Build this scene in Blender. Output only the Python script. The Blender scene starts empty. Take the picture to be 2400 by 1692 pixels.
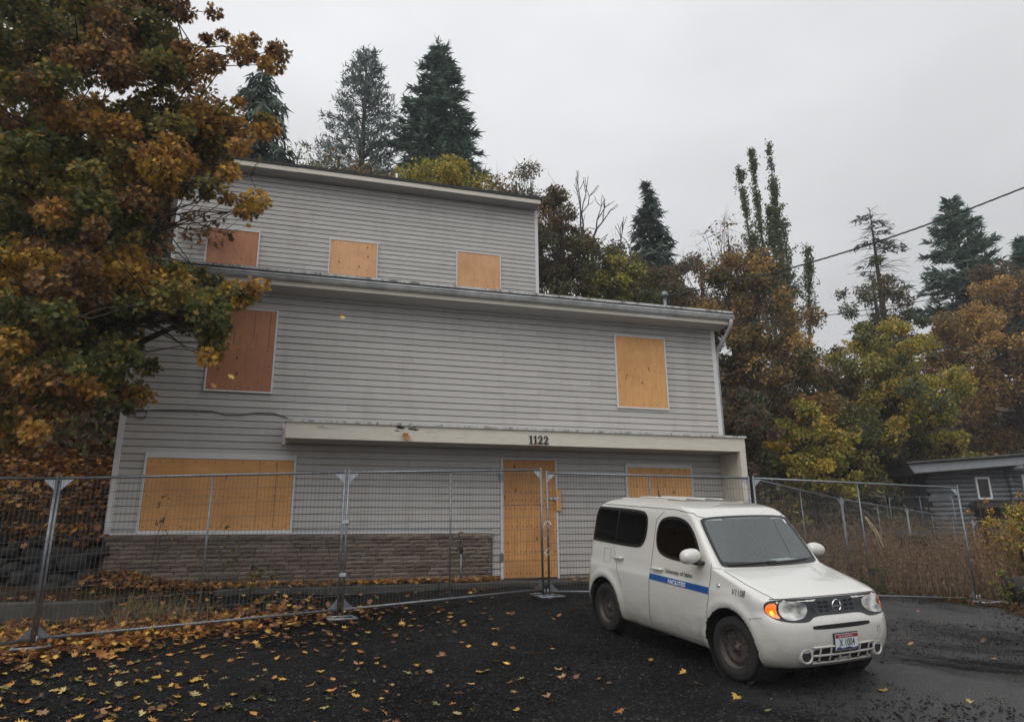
import bpy, bmesh, math, random
import numpy as np
from mathutils import Vector, Matrix
from mathutils.bvhtree import BVHTree

scene = bpy.context.scene
COL = scene.collection
R = math.radians

# ---------------------------------------------------------------- camera
pitch, roll = R(14.94), R(-0.57)
fwd = Vector((0, math.cos(pitch), math.sin(pitch)))
up0 = Vector((0, -math.sin(pitch), math.cos(pitch)))
rgt = Vector((1, 0, 0)) * math.cos(roll) + up0 * math.sin(roll)
upv = up0 * math.cos(roll) - Vector((1, 0, 0)) * math.sin(roll)
cam_data = bpy.data.cameras.new("camera")
cam_data.lens, cam_data.sensor_width, cam_data.sensor_fit = 24.0, 36.0, 'HORIZONTAL'
cam_data.clip_start, cam_data.clip_end = 0.05, 2000
cam = bpy.data.objects.new("camera", cam_data)
COL.objects.link(cam)
cam.matrix_world = Matrix(((rgt.x, upv.x, -fwd.x, 0), (rgt.y, upv.y, -fwd.y, 0),
                           (rgt.z, upv.z, -fwd.z, 1.6), (0, 0, 0, 1)))
scene.camera = cam

# ---------------------------------------------------------------- sky, sun, exposure
SUN_EL, SUN_AZ = R(46), R(208)          # azimuth clockwise from +Y
world = bpy.data.worlds.new("World")
scene.world = world
world.use_nodes = True
wn, wl = world.node_tree.nodes, world.node_tree.links
wn.clear()
w_out = wn.new('ShaderNodeOutputWorld')
w_tc = wn.new('ShaderNodeTexCoord')
w_sky = wn.new('ShaderNodeTexSky')
w_sky.sky_type = 'NISHITA'
w_sky.sun_disc = False
w_sky.sun_elevation, w_sky.sun_rotation = SUN_EL, SUN_AZ
w_sky.dust_density = 4.0
w_hs = wn.new('ShaderNodeHueSaturation')
w_hs.inputs['Saturation'].default_value = 0.25
w_b1 = wn.new('ShaderNodeBackground'); w_b1.inputs['Strength'].default_value = 0.08
wl.new(w_sky.outputs[0], w_hs.inputs['Color']); wl.new(w_hs.outputs[0], w_b1.inputs['Color'])
# the overcast deck: the standard overcast sky, brighter towards the zenith, with soft cloud mottling
w_sep = wn.new('ShaderNodeSeparateXYZ'); wl.new(w_tc.outputs['Generated'], w_sep.inputs[0])
w_cl = wn.new('ShaderNodeClamp'); wl.new(w_sep.outputs['Z'], w_cl.inputs['Value'])
w_ma = wn.new('ShaderNodeMath'); w_ma.operation = 'MULTIPLY_ADD'
wl.new(w_cl.outputs[0], w_ma.inputs[0]); w_ma.inputs[1].default_value = 0.74; w_ma.inputs[2].default_value = 0.54
w_map = wn.new('ShaderNodeMapping'); w_map.inputs['Scale'].default_value = (1, 1, 2.2)
w_map.inputs['Location'].default_value = (0.3, 0.1, 0.2)
wl.new(w_tc.outputs['Generated'], w_map.inputs[0])
w_no = wn.new('ShaderNodeTexNoise'); w_no.inputs['Scale'].default_value = 1.7
w_no.inputs['Detail'].default_value = 4; w_no.inputs['Roughness'].default_value = 0.5
wl.new(w_map.outputs[0], w_no.inputs['Vector'])
w_mr = wn.new('ShaderNodeMapRange')
w_mr.inputs[1].default_value = 0.3; w_mr.inputs[2].default_value = 0.7
w_mr.inputs[3].default_value = 0.86; w_mr.inputs[4].default_value = 1.10
wl.new(w_no.outputs['Fac'], w_mr.inputs[0])
w_mu = wn.new('ShaderNodeMath'); w_mu.operation = 'MULTIPLY'
wl.new(w_ma.outputs[0], w_mu.inputs[0]); wl.new(w_mr.outputs[0], w_mu.inputs[1])
# a broad brightening where the sun stands behind the cloud
w_dot = wn.new('ShaderNodeVectorMath'); w_dot.operation = 'DOT_PRODUCT'
wl.new(w_tc.outputs['Generated'], w_dot.inputs[0])
w_dot.inputs[1].default_value = (math.sin(SUN_AZ) * math.cos(SUN_EL), math.cos(SUN_AZ) * math.cos(SUN_EL), math.sin(SUN_EL))
w_gl = wn.new('ShaderNodeMapRange'); w_gl.interpolation_type = 'SMOOTHSTEP'
w_gl.inputs[1].default_value = 0.45; w_gl.inputs[2].default_value = 1.0; w_gl.inputs[3].default_value = 0.97; w_gl.inputs[4].default_value = 1.06
wl.new(w_dot.outputs['Value'], w_gl.inputs[0])
w_m3 = wn.new('ShaderNodeMath'); w_m3.operation = 'MULTIPLY'
wl.new(w_mu.outputs[0], w_m3.inputs[0]); wl.new(w_gl.outputs[0], w_m3.inputs[1])
w_b2 = wn.new('ShaderNodeBackground'); w_b2.inputs['Color'].default_value = (0.985, 0.99, 1.015, 1)
wl.new(w_m3.outputs[0], w_b2.inputs['Strength'])
w_mix = wn.new('ShaderNodeMixShader'); w_mix.inputs[0].default_value = 0.93
wl.new(w_b1.outputs[0], w_mix.inputs[1]); wl.new(w_b2.outputs[0], w_mix.inputs[2])
wl.new(w_mix.outputs[0], w_out.inputs['Surface'])

sun_data = bpy.data.lights.new("sun", 'SUN')
sun_data.energy, sun_data.angle, sun_data.color = 1.0, R(50), (1.0, 0.97, 0.93)
sun = bpy.data.objects.new("sun", sun_data)
COL.objects.link(sun)
sd = Vector((math.sin(SUN_AZ) * math.cos(SUN_EL), math.cos(SUN_AZ) * math.cos(SUN_EL), math.sin(SUN_EL)))
sun.rotation_euler = (-sd).to_track_quat('-Z', 'Y').to_euler()
sun.location = (0, -5, 30)

vs = scene.view_settings
vs.view_transform, vs.look, vs.exposure, vs.gamma, vs.use_curve_mapping = 'Standard', 'None', 0.0, 1.0, False
scene.cycles.use_denoising = True
scene.cycles.max_bounces = 5
scene.cycles.diffuse_bounces = 3
scene.cycles.volume_bounces = 0
scene.cycles.use_adaptive_sampling = True
scene.cycles.adaptive_threshold = 0.02
scene.cycles.transparent_max_bounces = 8

# ---------------------------------------------------------------- helpers
def lin(c):
    """sRGB 0-255 -> linear rgba"""
    return tuple(((v / 255) / 12.92 if v <= 10 else (((v / 255) + 0.055) / 1.055) ** 2.4) for v in c) + (1.0,)

def tag(o, label=None, cat=None, group=None, kind=None):
    if label: o['label'] = label
    if cat: o['category'] = cat
    if group: o['group'] = group
    if kind: o['kind'] = kind
    return o

def link(o, parent=None):
    COL.objects.link(o)
    if parent is not None: o.parent = parent
    return o

def empty(name, loc=(0, 0, 0), rot=(0, 0, 0), scale=1.0):
    o = bpy.data.objects.new(name, None)
    o.empty_display_size = 0.2
    o.location, o.rotation_euler, o.scale = loc, rot, (scale,) * 3
    return link(o)

class MB:
    """collects shapes, then builds ONE mesh"""
    def __init__(s): s.v, s.f = [], []
    def add(s, vs_, fs_):
        o = len(s.v); s.v += [tuple(p) for p in vs_]; s.f += [tuple(i + o for i in f) for f in fs_]; return s
    def box(s, a, b):
        (x0, y0, z0), (x1, y1, z1) = a, b
        return s.add([(x0, y0, z0), (x1, y0, z0), (x1, y1, z0), (x0, y1, z0), (x0, y0, z1), (x1, y0, z1), (x1, y1, z1), (x0, y1, z1)],
                     [(0, 3, 2, 1), (4, 5, 6, 7), (0, 1, 5, 4), (1, 2, 6, 5), (2, 3, 7, 6), (3, 0, 4, 7)])
    def tube(s, pts, r, n=8, cap=True):
        pts = [Vector(p) for p in pts]
        rs = r if isinstance(r, (list, tuple)) else [r] * len(pts)
        vs_, fs_ = [], []
        t0 = (pts[1] - pts[0]).normalized()
        ref = Vector((0, 0, 1)) if abs(t0.z) < 0.9 else Vector((1, 0, 0))
        u = t0.cross(ref).normalized()
        for i, p in enumerate(pts):
            if i == 0: t = pts[1] - pts[0]
            elif i == len(pts) - 1: t = pts[-1] - pts[-2]
            else: t = (pts[i + 1] - pts[i]).normalized() + (pts[i] - pts[i - 1]).normalized()
            t = t.normalized() if t.length > 1e-9 else t0
            u = (u - t * u.dot(t))
            u = u.normalized() if u.length > 1e-6 else t.orthogonal().normalized()
            w = t.cross(u)
            for k in range(n):
                a = 2 * math.pi * k / n
                vs_.append(p + (u * math.cos(a) + w * math.sin(a)) * rs[i])
        for i in range(len(pts) - 1):
            for k in range(n):
                k2 = (k + 1) % n
                fs_.append((i * n + k, i * n + k2, (i + 1) * n + k2, (i + 1) * n + k))
        if cap:
            fs_.append(tuple(range(n - 1, -1, -1))); fs_.append(tuple((len(pts) - 1) * n + k for k in range(n)))
        return s.add(vs_, fs_)
    def prism(s, poly, axis, a, b):
        """poly: 2-D outline; axis 0/1/2 = extrusion axis from a to b"""
        n = len(poly)
        def P(p, t):
            q = list(p); q.insert(axis, t); return tuple(q)
        vs_ = [P(p, a) for p in poly] + [P(p, b) for p in poly]
        fs_ = [tuple(range(n)), tuple(range(2 * n - 1, n - 1, -1))]
        fs_ += [(i, i + n, (i + 1) % n + n, (i + 1) % n) for i in range(n)]
        return s.add(vs_, fs_)
    def lathe(s, prof, n=24, axis=1, c=(0, 0, 0), close=False):
        """prof: (r, t) pairs along axis"""
        vs_, fs_ = [], []
        for r_, t in prof:
            for k in range(n):
                a = 2 * math.pi * k / n
                q = [r_ * math.cos(a), r_ * math.sin(a)]; q.insert(axis, t)
                vs_.append((q[0] + c[0], q[1] + c[1], q[2] + c[2]))
        for i in range(len(prof) - 1):
            for k in range(n):
                k2 = (k + 1) % n
                fs_.append((i * n + k, i * n + k2, (i + 1) * n + k2, (i + 1) * n + k))
        if close:
            for k in range(n):
                pass
        return s.add(vs_, fs_)
    def mesh(s, name, mat=None, smooth=False, bevel=0, fix=True):
        me = bpy.data.meshes.new(name)
        me.from_pydata(s.v, [], s.f)
        if bevel or fix:
            bm = bmesh.new(); bm.from_mesh(me)
            bmesh.ops.recalc_face_normals(bm, faces=bm.faces)
            if bevel:
                es = [e for e in bm.edges if len(e.link_faces) == 2 and e.calc_face_angle(0) > 0.5]
                bmesh.ops.bevel(bm, geom=es, offset=bevel, segments=1, affect='EDGES', profile=0.5)
            bm.to_mesh(me); bm.free()
        if smooth: me.polygons.foreach_set('use_smooth', [True] * len(me.polygons))
        if mat: me.materials.append(mat)
        return me
    def build(s, name, mat, parent=None, smooth=False, bevel=0, loc=None):
        o = bpy.data.objects.new(name, s.mesh(name, mat, smooth, bevel))
        if loc is not None: o.location = loc
        return link(o, parent)

def np_mesh(name, V, F, mat, col=None, smooth=False):
    """V (n,3), F (m,k) index array, col (m,3) linear colour per face"""
    V = np.asarray(V, np.float32); F = np.asarray(F, np.int32)
    m, k = F.shape
    me = bpy.data.meshes.new(name)
    me.vertices.add(len(V)); me.vertices.foreach_set('co', V.ravel())
    me.loops.add(m * k); me.loops.foreach_set('vertex_index', F.ravel())
    me.polygons.add(m)
    me.polygons.foreach_set('loop_start', np.arange(0, m * k, k, dtype=np.int32))
    me.polygons.foreach_set('loop_total', np.full(m, k, np.int32))
    if smooth: me.polygons.foreach_set('use_smooth', np.ones(m, bool))
    me.update(calc_edges=True)
    if col is not None:
        at = me.color_attributes.new('Col', 'FLOAT_COLOR', 'CORNER')
        c4 = np.ones((m, k, 4), np.float32); c4[:, :, :3] = np.asarray(col, np.float32)[:, None, :]
        at.data.foreach_set('color', c4.ravel())
    me.validate()
    if mat: me.materials.append(mat)
    return me

def np_obj(name, V, F, mat, col=None, smooth=False, parent=None):
    return link(bpy.data.objects.new(name, np_mesh(name, V, F, mat, col, smooth)), parent)

# ---------------------------------------------------------------- materials
MATS = {}
class NT:
    def __init__(s, name):
        s.m = bpy.data.materials.new(name); s.m.use_nodes = True
        s.n, s.l = s.m.node_tree.nodes, s.m.node_tree.links
        s.b = s.n['Principled BSDF']; s.out = s.n['Material Output']
        MATS[name] = s.m
        s.tc = None
    def co(s, kind='Object', scale=None, rot=None):
        if s.tc is None: s.tc = s.n.new('ShaderNodeTexCoord')
        if scale is None: return s.tc.outputs[kind]
        mp = s.n.new('ShaderNodeMapping'); mp.inputs['Scale'].default_value = scale
        if rot: mp.inputs['Rotation'].default_value = rot
        s.l.new(s.tc.outputs[kind], mp.inputs[0]); return mp.outputs[0]
    def noise(s, vec, scale, detail=4, rough=0.55, dist=0):
        t = s.n.new('ShaderNodeTexNoise'); t.inputs['Scale'].default_value = scale
        t.inputs['Detail'].default_value = detail; t.inputs['Roughness'].default_value = rough
        t.inputs['Distortion'].default_value = dist
        s.l.new(vec, t.inputs['Vector']); return t.outputs['Fac']
    def voro(s, vec, scale, feat='F1', out='Distance'):
        t = s.n.new('ShaderNodeTexVoronoi'); t.inputs['Scale'].default_value = scale; t.feature = feat
        s.l.new(vec, t.inputs['Vector']); return t.outputs[out]
    def ramp(s, fac, stops):
        t = s.n.new('ShaderNodeValToRGB'); e = t.color_ramp.elements
        while len(e) < len(stops): e.new(0.5)
        for el, (p, c) in zip(e, stops):
            el.position = p; el.color = c if len(c) == 4 else tuple(c) + (1,)
        s.l.new(fac, t.inputs[0]); return t.outputs[0]
    def mix(s, fac, a, b, mode='MIX'):
        t = s.n.new('ShaderNodeMix'); t.data_type = 'RGBA'; t.blend_type = mode
        for sock, v in ((t.inputs[0], fac), (t.inputs[6], a), (t.inputs[7], b)):
            if hasattr(v, 'is_output'): s.l.new(v, sock)
            else: sock.default_value = v if not isinstance(v, tuple) or len(v) == 4 else v + (1,)
        return t.outputs[2]
    def math(s, op, a, b=0.0, c=None):
        t = s.n.new('ShaderNodeMath'); t.operation = op
        for sock, v in zip(t.inputs, (a, b) if c is None else (a, b, c)):
            if hasattr(v, 'is_output'): s.l.new(v, sock)
            else: sock.default_value = v
        return t.outputs[0]
    def rng(s, v, a, b, c, d):
        t = s.n.new('ShaderNodeMapRange')
        s.l.new(v, t.inputs[0])
        for i, x in zip((1, 2, 3, 4), (a, b, c, d)): t.inputs[i].default_value = x
        return t.outputs[0]
    def attr(s, name='Col'):
        t = s.n.new('ShaderNodeVertexColor'); t.layer_name = name; return t.outputs[0]
    def rnd(s):
        return s.n.new('ShaderNodeObjectInfo').outputs['Random']
    def bump(s, h, strength=0.3, dist=0.02):
        t = s.n.new('ShaderNodeBump'); t.inputs['Strength'].default_value = strength; t.inputs['Distance'].default_value = dist
        s.l.new(h, t.inputs['Height']); s.l.new(t.outputs[0], s.b.inputs['Normal']); return t
    def set(s, **kw):
        for k, v in kw.items():
            i = s.b.inputs[k.replace('_', ' ')]
            if hasattr(v, 'is_output'): s.l.new(v, i)
            else: i.default_value = v if not isinstance(v, tuple) or len(v) == 4 else v + (1,)
        return s.m

def plain(name, c, rough=0.6, metal=0.0, var=0.12, scale=8, bump=0.0, spec=0.5):
    t = NT(name)
    n = t.noise(t.co(), scale, 5)
    a = tuple(v * (1 - var) for v in c[:3]); b = tuple(min(1, v * (1 + var)) for v in c[:3])
    t.set(Base_Color=t.ramp(n, [(0.3, a), (0.7, b)]), Roughness=rough, Metallic=metal)
    t.b.inputs['Specular IOR Level'].default_value = spec
    if bump: t.bump(n, bump, 0.01)
    return t.m

# vinyl siding
t = NT('siding')
n1 = t.noise(t.co('Object', (0.6, 1, 6)), 3.0, 5)
wp = t.n.new('ShaderNodeNewGeometry').outputs['Position']
mpw = t.n.new('ShaderNodeMapping'); mpw.inputs['Scale'].default_value = (2.2, 2.2, .35); t.l.new(wp, mpw.inputs[0])
n2 = t.noise(mpw.outputs[0], 1.6, 6, .65)
rv = t.rng(t.rnd(), 0, 1, 0.92, 1.05)
c_ = t.ramp(n1, [(0.25, (0.468, 0.451, 0.430)), (0.75, (0.542, 0.524, 0.50))])
c_ = t.mix(t.rng(n2, 0.48, 0.75, 0, 0.55), c_, (0.385, 0.36, 0.335))
cm = t.n.new('ShaderNodeVectorMath'); cm.operation = 'SCALE'; t.l.new(c_, cm.inputs[0]); t.l.new(rv, cm.inputs['Scale'])
t.set(Base_Color=cm.outputs[0], Roughness=0.55)
t.bump(t.noise(t.co('Object', (1, 1, 14)), 9, 4), 0.08, 0.004)
plain('side_wall', (0.46, 0.45, 0.45), 0.7)
plain('white_trim', (0.66, 0.66, 0.66), 0.5, var=0.06)
# beige painted timber with peeling
t = NT('beige_paint')
n1 = t.noise(t.co('Object', (1, 1, 5)), 4.0, 6, 0.65)
n2 = t.noise(t.co('Object', (0.5, 1, 4)), 1.3, 6, 0.7, 0.8)
c_ = t.ramp(n1, [(0.3, (0.60, 0.555, 0.465)), (0.7, (0.70, 0.655, 0.56))])
c_ = t.mix(t.rng(n2, 0.66, 0.70, 0, 0.8), c_, (0.30, 0.26, 0.22))
t.set(Base_Color=c_, Roughness=0.6)
t.bump(n2, 0.15, 0.01)
plain('beige_trim', (0.62, 0.585, 0.505), 0.55, var=0.07, scale=3)
t = NT('gutter_metal')
n1 = t.noise(t.co('Object', (1.2, 1, 1)), 2.5, 6, 0.7)
t.set(Base_Color=t.ramp(n1, [(0.35, (0.30, 0.31, 0.31)), (0.6, (0.50, 0.51, 0.51))]), Roughness=0.45)
t = NT('roof_edge')
n1 = t.noise(t.co('Object', (2.2, 1, 1)), 2.5, 8, 0.75)
t.set(Base_Color=t.ramp(n1, [(0.38, (0.16, 0.155, 0.13)), (0.52, (0.55, 0.55, 0.53))]), Roughness=0.5)
plain('asphalt_roof', (0.035, 0.037, 0.04), 0.9, var=0.3, scale=30, bump=0.4)
plain('soffit', (0.44, 0.43, 0.42), 0.7, var=0.05)

def plywood(name, base, dark, knot, gs=(6, 9, 0.9)):
    t = NT(name)
    sh = t.n.new('ShaderNodeVectorMath'); sh.operation = 'ADD'; t.l.new(t.co('Object'), sh.inputs[0])
    t.l.new(t.math('MULTIPLY', t.rnd(), 37.0), sh.inputs[1]); v = sh.outputs[0]
    def mapped(sc):
        mp_ = t.n.new('ShaderNodeMapping'); mp_.inputs['Scale'].default_value = sc; t.l.new(v, mp_.inputs[0]); return mp_.outputs[0]
    g = t.noise(mapped(gs), 2.2, 6, 0.6, 1.6)
    c_ = t.ramp(g, [(0.2, dark), (0.5, base), (0.85, tuple(min(1, x * 1.14) for x in base))])
    big = t.noise(v, 1.6, 3)
    c_ = t.mix(t.rng(big, 0.42, 0.75, 0, 0.75), c_, dark)
    rr = t.rng(t.rnd(), 0, 1, 0.88, 1.08)
    cm = t.n.new('ShaderNodeVectorMath'); cm.operation = 'SCALE'; t.l.new(c_, cm.inputs[0]); t.l.new(rr, cm.inputs['Scale'])
    k = t.voro(mapped((1.0, 0.01, 0.6)), 6.0)
    kc = t.n.new('ShaderNodeSeparateColor'); t.l.new(t.voro(mapped((1.0, 0.01, 0.6)), 6.0, 'F1', 'Color'), kc.inputs[0])
    kn = t.math('MULTIPLY', t.rng(k, 0.07, 0.16, knot, 0), t.rng(kc.outputs[0], .5, .6, 0, 1))
    c_ = t.mix(kn, cm.outputs[0], tuple(x * 0.25 for x in dark))
    t.set(Base_Color=c_, Roughness=0.65)
    t.bump(g, 0.1, 0.004)
    return t.m
plywood('ply_wide', (0.68, 0.345, 0.12), (0.52, 0.245, 0.08), 0.7, (1.2, 9, 7))
plywood('ply_tan', (0.74, 0.39, 0.15), (0.56, 0.275, 0.095), 0.8)
plywood('ply_light', (0.74, 0.41, 0.205), (0.58, 0.305, 0.14), 0.85)
plywood('ply_red', (0.46, 0.20, 0.10), (0.31, 0.125, 0.062), 0.92)
plywood('ply_door', (0.62, 0.305, 0.10), (0.40, 0.18, 0.055), 0.92)
# split-face block
t = NT('block')
wp_ = t.n.new('ShaderNodeNewGeometry').outputs['Position']
n1 = t.noise(wp_, 14, 6, 0.7)
rv = t.rng(t.rnd(), 0, 1, 0, 1)
c_ = t.ramp(rv, [(0.0, (0.15, 0.112, 0.088)), (0.4, (0.22, 0.168, 0.132)), (0.75, (0.27, 0.208, 0.165)), (1.0, (0.32, 0.25, 0.195))])
c_ = t.mix(t.rng(n1, 0.35, 0.7, 0.45, 0), c_, (0.07, 0.055, 0.05))
t.set(Base_Color=c_, Roughness=0.85)
t.bump(t.noise(wp_, 34, 6, 0.7), 0.8, 0.02)
plain('mortar', (0.06, 0.05, 0.047), 0.95)
# galvanised pipe
t = NT('galvanised')
n1 = t.noise(t.co('Object'), 14, 5)
t.set(Base_Color=t.ramp(n1, [(0.3, (0.17, 0.185, 0.20)), (0.7, (0.28, 0.30, 0.32))]), Metallic=0.7, Roughness=0.42)
plain('wire', (0.13, 0.14, 0.145), 0.5, 0.5)
plain('bright_zinc', (0.48, 0.51, 0.54), 0.32, 0.8)
plain('black_plastic', (0.02, 0.02, 0.021), 0.45)
plain('black_paint', (0.012, 0.012, 0.013), 0.5)
plain('concrete', (0.055, 0.052, 0.046), 0.85, var=0.3, scale=5, bump=0.3)
plain('dark_iron', (0.06, 0.045, 0.04), 0.6, 0.4)
plain('rope', (0.5, 0.42, 0.25), 0.8)
plain('bark', (0.055, 0.042, 0.034), 0.9, var=0.4, scale=12, bump=0.6)
plain('bark_grey', (0.10, 0.09, 0.08), 0.9, var=0.35, scale=12, bump=0.5)
plain('rock', (0.026, 0.024, 0.022), 0.9, var=0.6, scale=7, bump=1.0)
plain('rock_grey', (0.09, 0.085, 0.08), 0.7, var=0.45, scale=5, bump=0.8)

def leafmat(name, trans=0.3, rough=0.55, spec=0.3):
    t = NT(name)
    c = t.attr('Col')
    t.set(Base_Color=c, Roughness=rough)
    t.b.inputs['Specular IOR Level'].default_value = spec
    tr = t.n.new('ShaderNodeBsdfTranslucent'); t.l.new(c, tr.inputs['Color'])
    mx = t.n.new('ShaderNodeMixShader'); mx.inputs[0].default_value = trans
    t.l.new(t.b.outputs[0], mx.inputs[1]); t.l.new(tr.outputs[0], mx.inputs[2])
    t.l.new(mx.outputs[0], t.out.inputs['Surface'])
    return t.m
leafmat('leaf', .4); leafmat('needle', 0.1, 0.7, 0.2); leafmat('litter', 0.1, 0.5, 0.4); leafmat('weed', 0.15, 0.8, 0.1)
# ================================================================ the setting: terrain
HA = R(16.2856)                                   # the house front runs this way
HO = Vector((-6.508, 11.2466, 0))                 # its left front corner
fdx, fdy = math.cos(HA), math.sin(HA)
def house_pt(u, off, z):                          # off: metres out from the front wall
    return Vector((HO.x + fdx * u + fdy * off, HO.y + fdy * u - fdx * off, z))

CTRL = [(0, 0, -0.05), (-5, 0, 0.0), (5, 0, -0.1), (0, -8, -0.2), (0, 5, 0.08), (-5, 5, 0.16), (5, 5, 0.05), (9, 6, 0.1),
        (2.17, 7.363, .272), (3.528, 7.954, .312), (1.208, 9.556, .486), (2.567, 10.147, .524),
        (-5.55, 8.42, .50), (-2.35, 9.74, .645), (0.47, 11.13, .785), (4.0, 11.63, .70), (7.76, 12.11, .57),
        (-6.5, 10.6, .93), (-3.6, 11.2, .90), (-0.6, 12.2, .90), (2.3, 13.0, .90), (4.6, 13.7, .88),
        (-3.6, 13, 1.0), (2, 16, 1.2), (8, 15, .85), (12, 17, 1.0), (9.5, 19, 1.05), (14.5, 23.4, 1.05), (18, 27, 1.1), (11, 23, 1.8), (9, 26, 3.4),
        (16, 30, 3.5), (24, 30, 3.5), (4, 26, 6.5), (-3, 24, 9), (-9, 13.5, 2.3), (-10, 22, 7.5), (-16, 14, 3), (-14, 9, 1.0), (-10, 8.2, .7),
        (-8, 34, 14), (-4, 36, 14.5), (8, 34, 9.5), (15, 38, 9), (20, 36, 6), (28, 40, 8), (35, 25, 2), (0, 60, 18), (30, 60, 14), (-30, 40, 14),
        (-30, 10, 3), (30, 5, 0), (60, 0, 0), (-60, 0, 2), (0, -60, -2), (60, 60, 14), (-60, 60, 18), (0, 110, 24)]
_c = np.array(CTRL, float)
def _phi(r): return r * r * np.log(r + 1e-9)
_K = _phi(np.hypot(_c[:, None, 0] - _c[None, :, 0], _c[:, None, 1] - _c[None, :, 1])) + np.eye(len(_c)) * 0.02
_P = np.c_[np.ones(len(_c)), _c[:, :2]]
_A = np.block([[_K, _P], [_P.T, np.zeros((3, 3))]])
_w = np.linalg.solve(_A, np.r_[_c[:, 2], 0, 0, 0])
def sstep(a, b, x):
    t_ = np.clip((x - a) / (b - a), 0, 1); return t_ * t_ * (3 - 2 * t_)
def terrain(x, y):
    x = np.asarray(x, float); y = np.asarray(y, float)
    sh = x.shape; xf, yf = x.ravel(), y.ravel()
    out = np.empty(len(xf))
    for i in range(0, len(xf), 20000):
        X, Y = xf[i:i + 20000], yf[i:i + 20000]
        K = _phi(np.hypot(X[:, None] - _c[None, :, 0], Y[:, None] - _c[None, :, 1]))
        out[i:i + 20000] = K @ _w[:-3] + _w[-3] + _w[-2] * X + _w[-1] * Y
    u = (xf - HO.x) * fdx + (yf - HO.y) * fdy
    v = -(xf - HO.x) * fdy + (yf - HO.y) * fdx
    out += sstep(0.05, -0.25, u) * sstep(0.0, 0.3, v) * (0.9 + 0.0 * v) * sstep(9, 5, v)
    return out.reshape(sh)
def tz(x, y): return float(terrain(np.array([x]), np.array([y]))[0])

gx = np.unique(np.r_[np.linspace(-100, -14, 24), np.arange(-14, -9, .4), np.arange(-9, 9.5, .12), np.arange(9.5, 22, .4), np.linspace(22, 100, 22)])
gy = np.unique(np.r_[np.linspace(-80, 3, 18), np.arange(3, 5, .3), np.arange(5, 14.5, .12), np.arange(14.5, 32, .45), np.linspace(32, 120, 26)])
GX, GY = np.meshgrid(gx, gy)
rng_ = np.random.default_rng(3)
GZ = terrain(GX, GY)
lot = np.clip(1 - np.hypot(GX, GY - 8) / 14, 0, 1)
GZ = GZ + (np.sin(GX * 1.7 + GY * .9) * .012 + np.sin(GX * .8 - GY * 2.1 + 1) * .012) * (lot > 0) + rng_.normal(0, .006, GX.shape)
nx, ny = len(gx), len(gy)
idx = np.arange(nx * ny).reshape(ny, nx)
GF = np.stack([idx[:-1, :-1], idx[:-1, 1:], idx[1:, 1:], idx[1:, :-1]], -1).reshape(-1, 4)
# where the gravel of the lot ends and soil begins (a fact about the place, stored per vertex)
def gravel_mask(x, y):
    wob = .25 * np.sin(x * 2.3) + .2 * np.sin(x * 5.1 + 1) + .15 * np.sin(y * 4.2)
    back = 11.9 + .26 * (x + 1) + np.where(x > 4, -(x - 4) * .62, 0) + wob * .5
    m = sstep(.25, -.25, y - back)
    m = m * sstep(-6.6, -5.6, x + wob) * sstep(8.6, 7.6, x + wob + (y - 9) * .25)
    return np.where(y < 5, 1, m)
gme = np_mesh('ground', np.stack([GX.ravel(), GY.ravel(), GZ.ravel()], 1), GF, None, smooth=True)
at_ = gme.attributes.new('gravel', 'FLOAT', 'POINT')
at_.data.foreach_set('value', gravel_mask(GX, GY).ravel().astype(np.float32))

t = NT('ground')
pos = t.co('Object')
ga = t.n.new('ShaderNodeAttribute'); ga.attribute_name = 'gravel'
edge = t.noise(pos, 3.0, 5, 0.6)
gm = t.rng(t.math('ADD', ga.outputs['Fac'], t.math('MULTIPLY', t.math('SUBTRACT', edge, 0.5), 0.9)), 0.42, 0.6, 0, 1)
v1 = t.voro(pos, 55.0); v2 = t.voro(pos, 120.0)
vc = t.voro(pos, 55.0, 'F1', 'Color')
sep = t.n.new('ShaderNodeSeparateColor'); t.l.new(vc, sep.inputs[0])
stone = t.ramp(sep.outputs[0], [(0.0, (0.0012, 0.0012, 0.0013)), (0.55, (0.003, 0.003, 0.0032)), (0.82, (0.010, 0.0099, 0.0099)), (0.95, (0.04, 0.038, 0.036)), (1.0, (0.10, 0.093, 0.082))])
stone = t.mix(t.rng(t.noise(pos, 0.8, 5, 0.6), 0.5, 0.75, 0, 0.5), stone, (0.009, 0.0083, 0.007))
stone = t.mix(t.rng(t.noise(pos, 1.7, 6, 0.65), 0.63, 0.72, 0, 0.5), stone, (0.012, 0.014, 0.006))
soil = t.ramp(t.noise(pos, 2.5, 7, 0.7), [(0.3, (0.028, 0.018, 0.012)), (0.55, (0.07, 0.045, 0.026)), (0.8, (0.045, 0.05, 0.02))])
col = t.mix(gm, soil, stone)
wet = t.rng(t.noise(pos, 0.45, 5, 0.6, 0.6), 0.36, 0.56, 0.0, 1.0)
sx = t.n.new('ShaderNodeSeparateXYZ'); t.l.new(pos, sx.inputs[0])
wet = t.math('MULTIPLY', wet, t.rng(t.math('ADD', sx.outputs[0], t.math('MULTIPLY', sx.outputs[1], -0.25)), 0.0, 2.2, 0.12, 1.0))
wet = t.math('MULTIPLY', wet, gm)
col = t.mix(t.math('MULTIPLY', wet, 0.5), col, (0.017, 0.018, 0.0205))  # silt film on wet patches, lightened bluish to paint in some sky sheen
t.set(Base_Color=col, Roughness=t.rng(wet, 0, 1, 0.8, 0.38), Specular_IOR_Level=t.rng(wet, 0, 1, 0.10, 1.0))
hgt = t.math('ADD', t.math('MULTIPLY', v1, -1.0), t.math('MULTIPLY', v2, -0.4))
hgt = t.math('ADD', hgt, t.math('MULTIPLY', t.noise(pos, 5, 4), 1.2))
bn = t.bump(hgt, 0.75, 0.03)
t.l.new(t.rng(wet, 0, 1, 0.9, 0.75), bn.inputs['Strength'])
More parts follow.
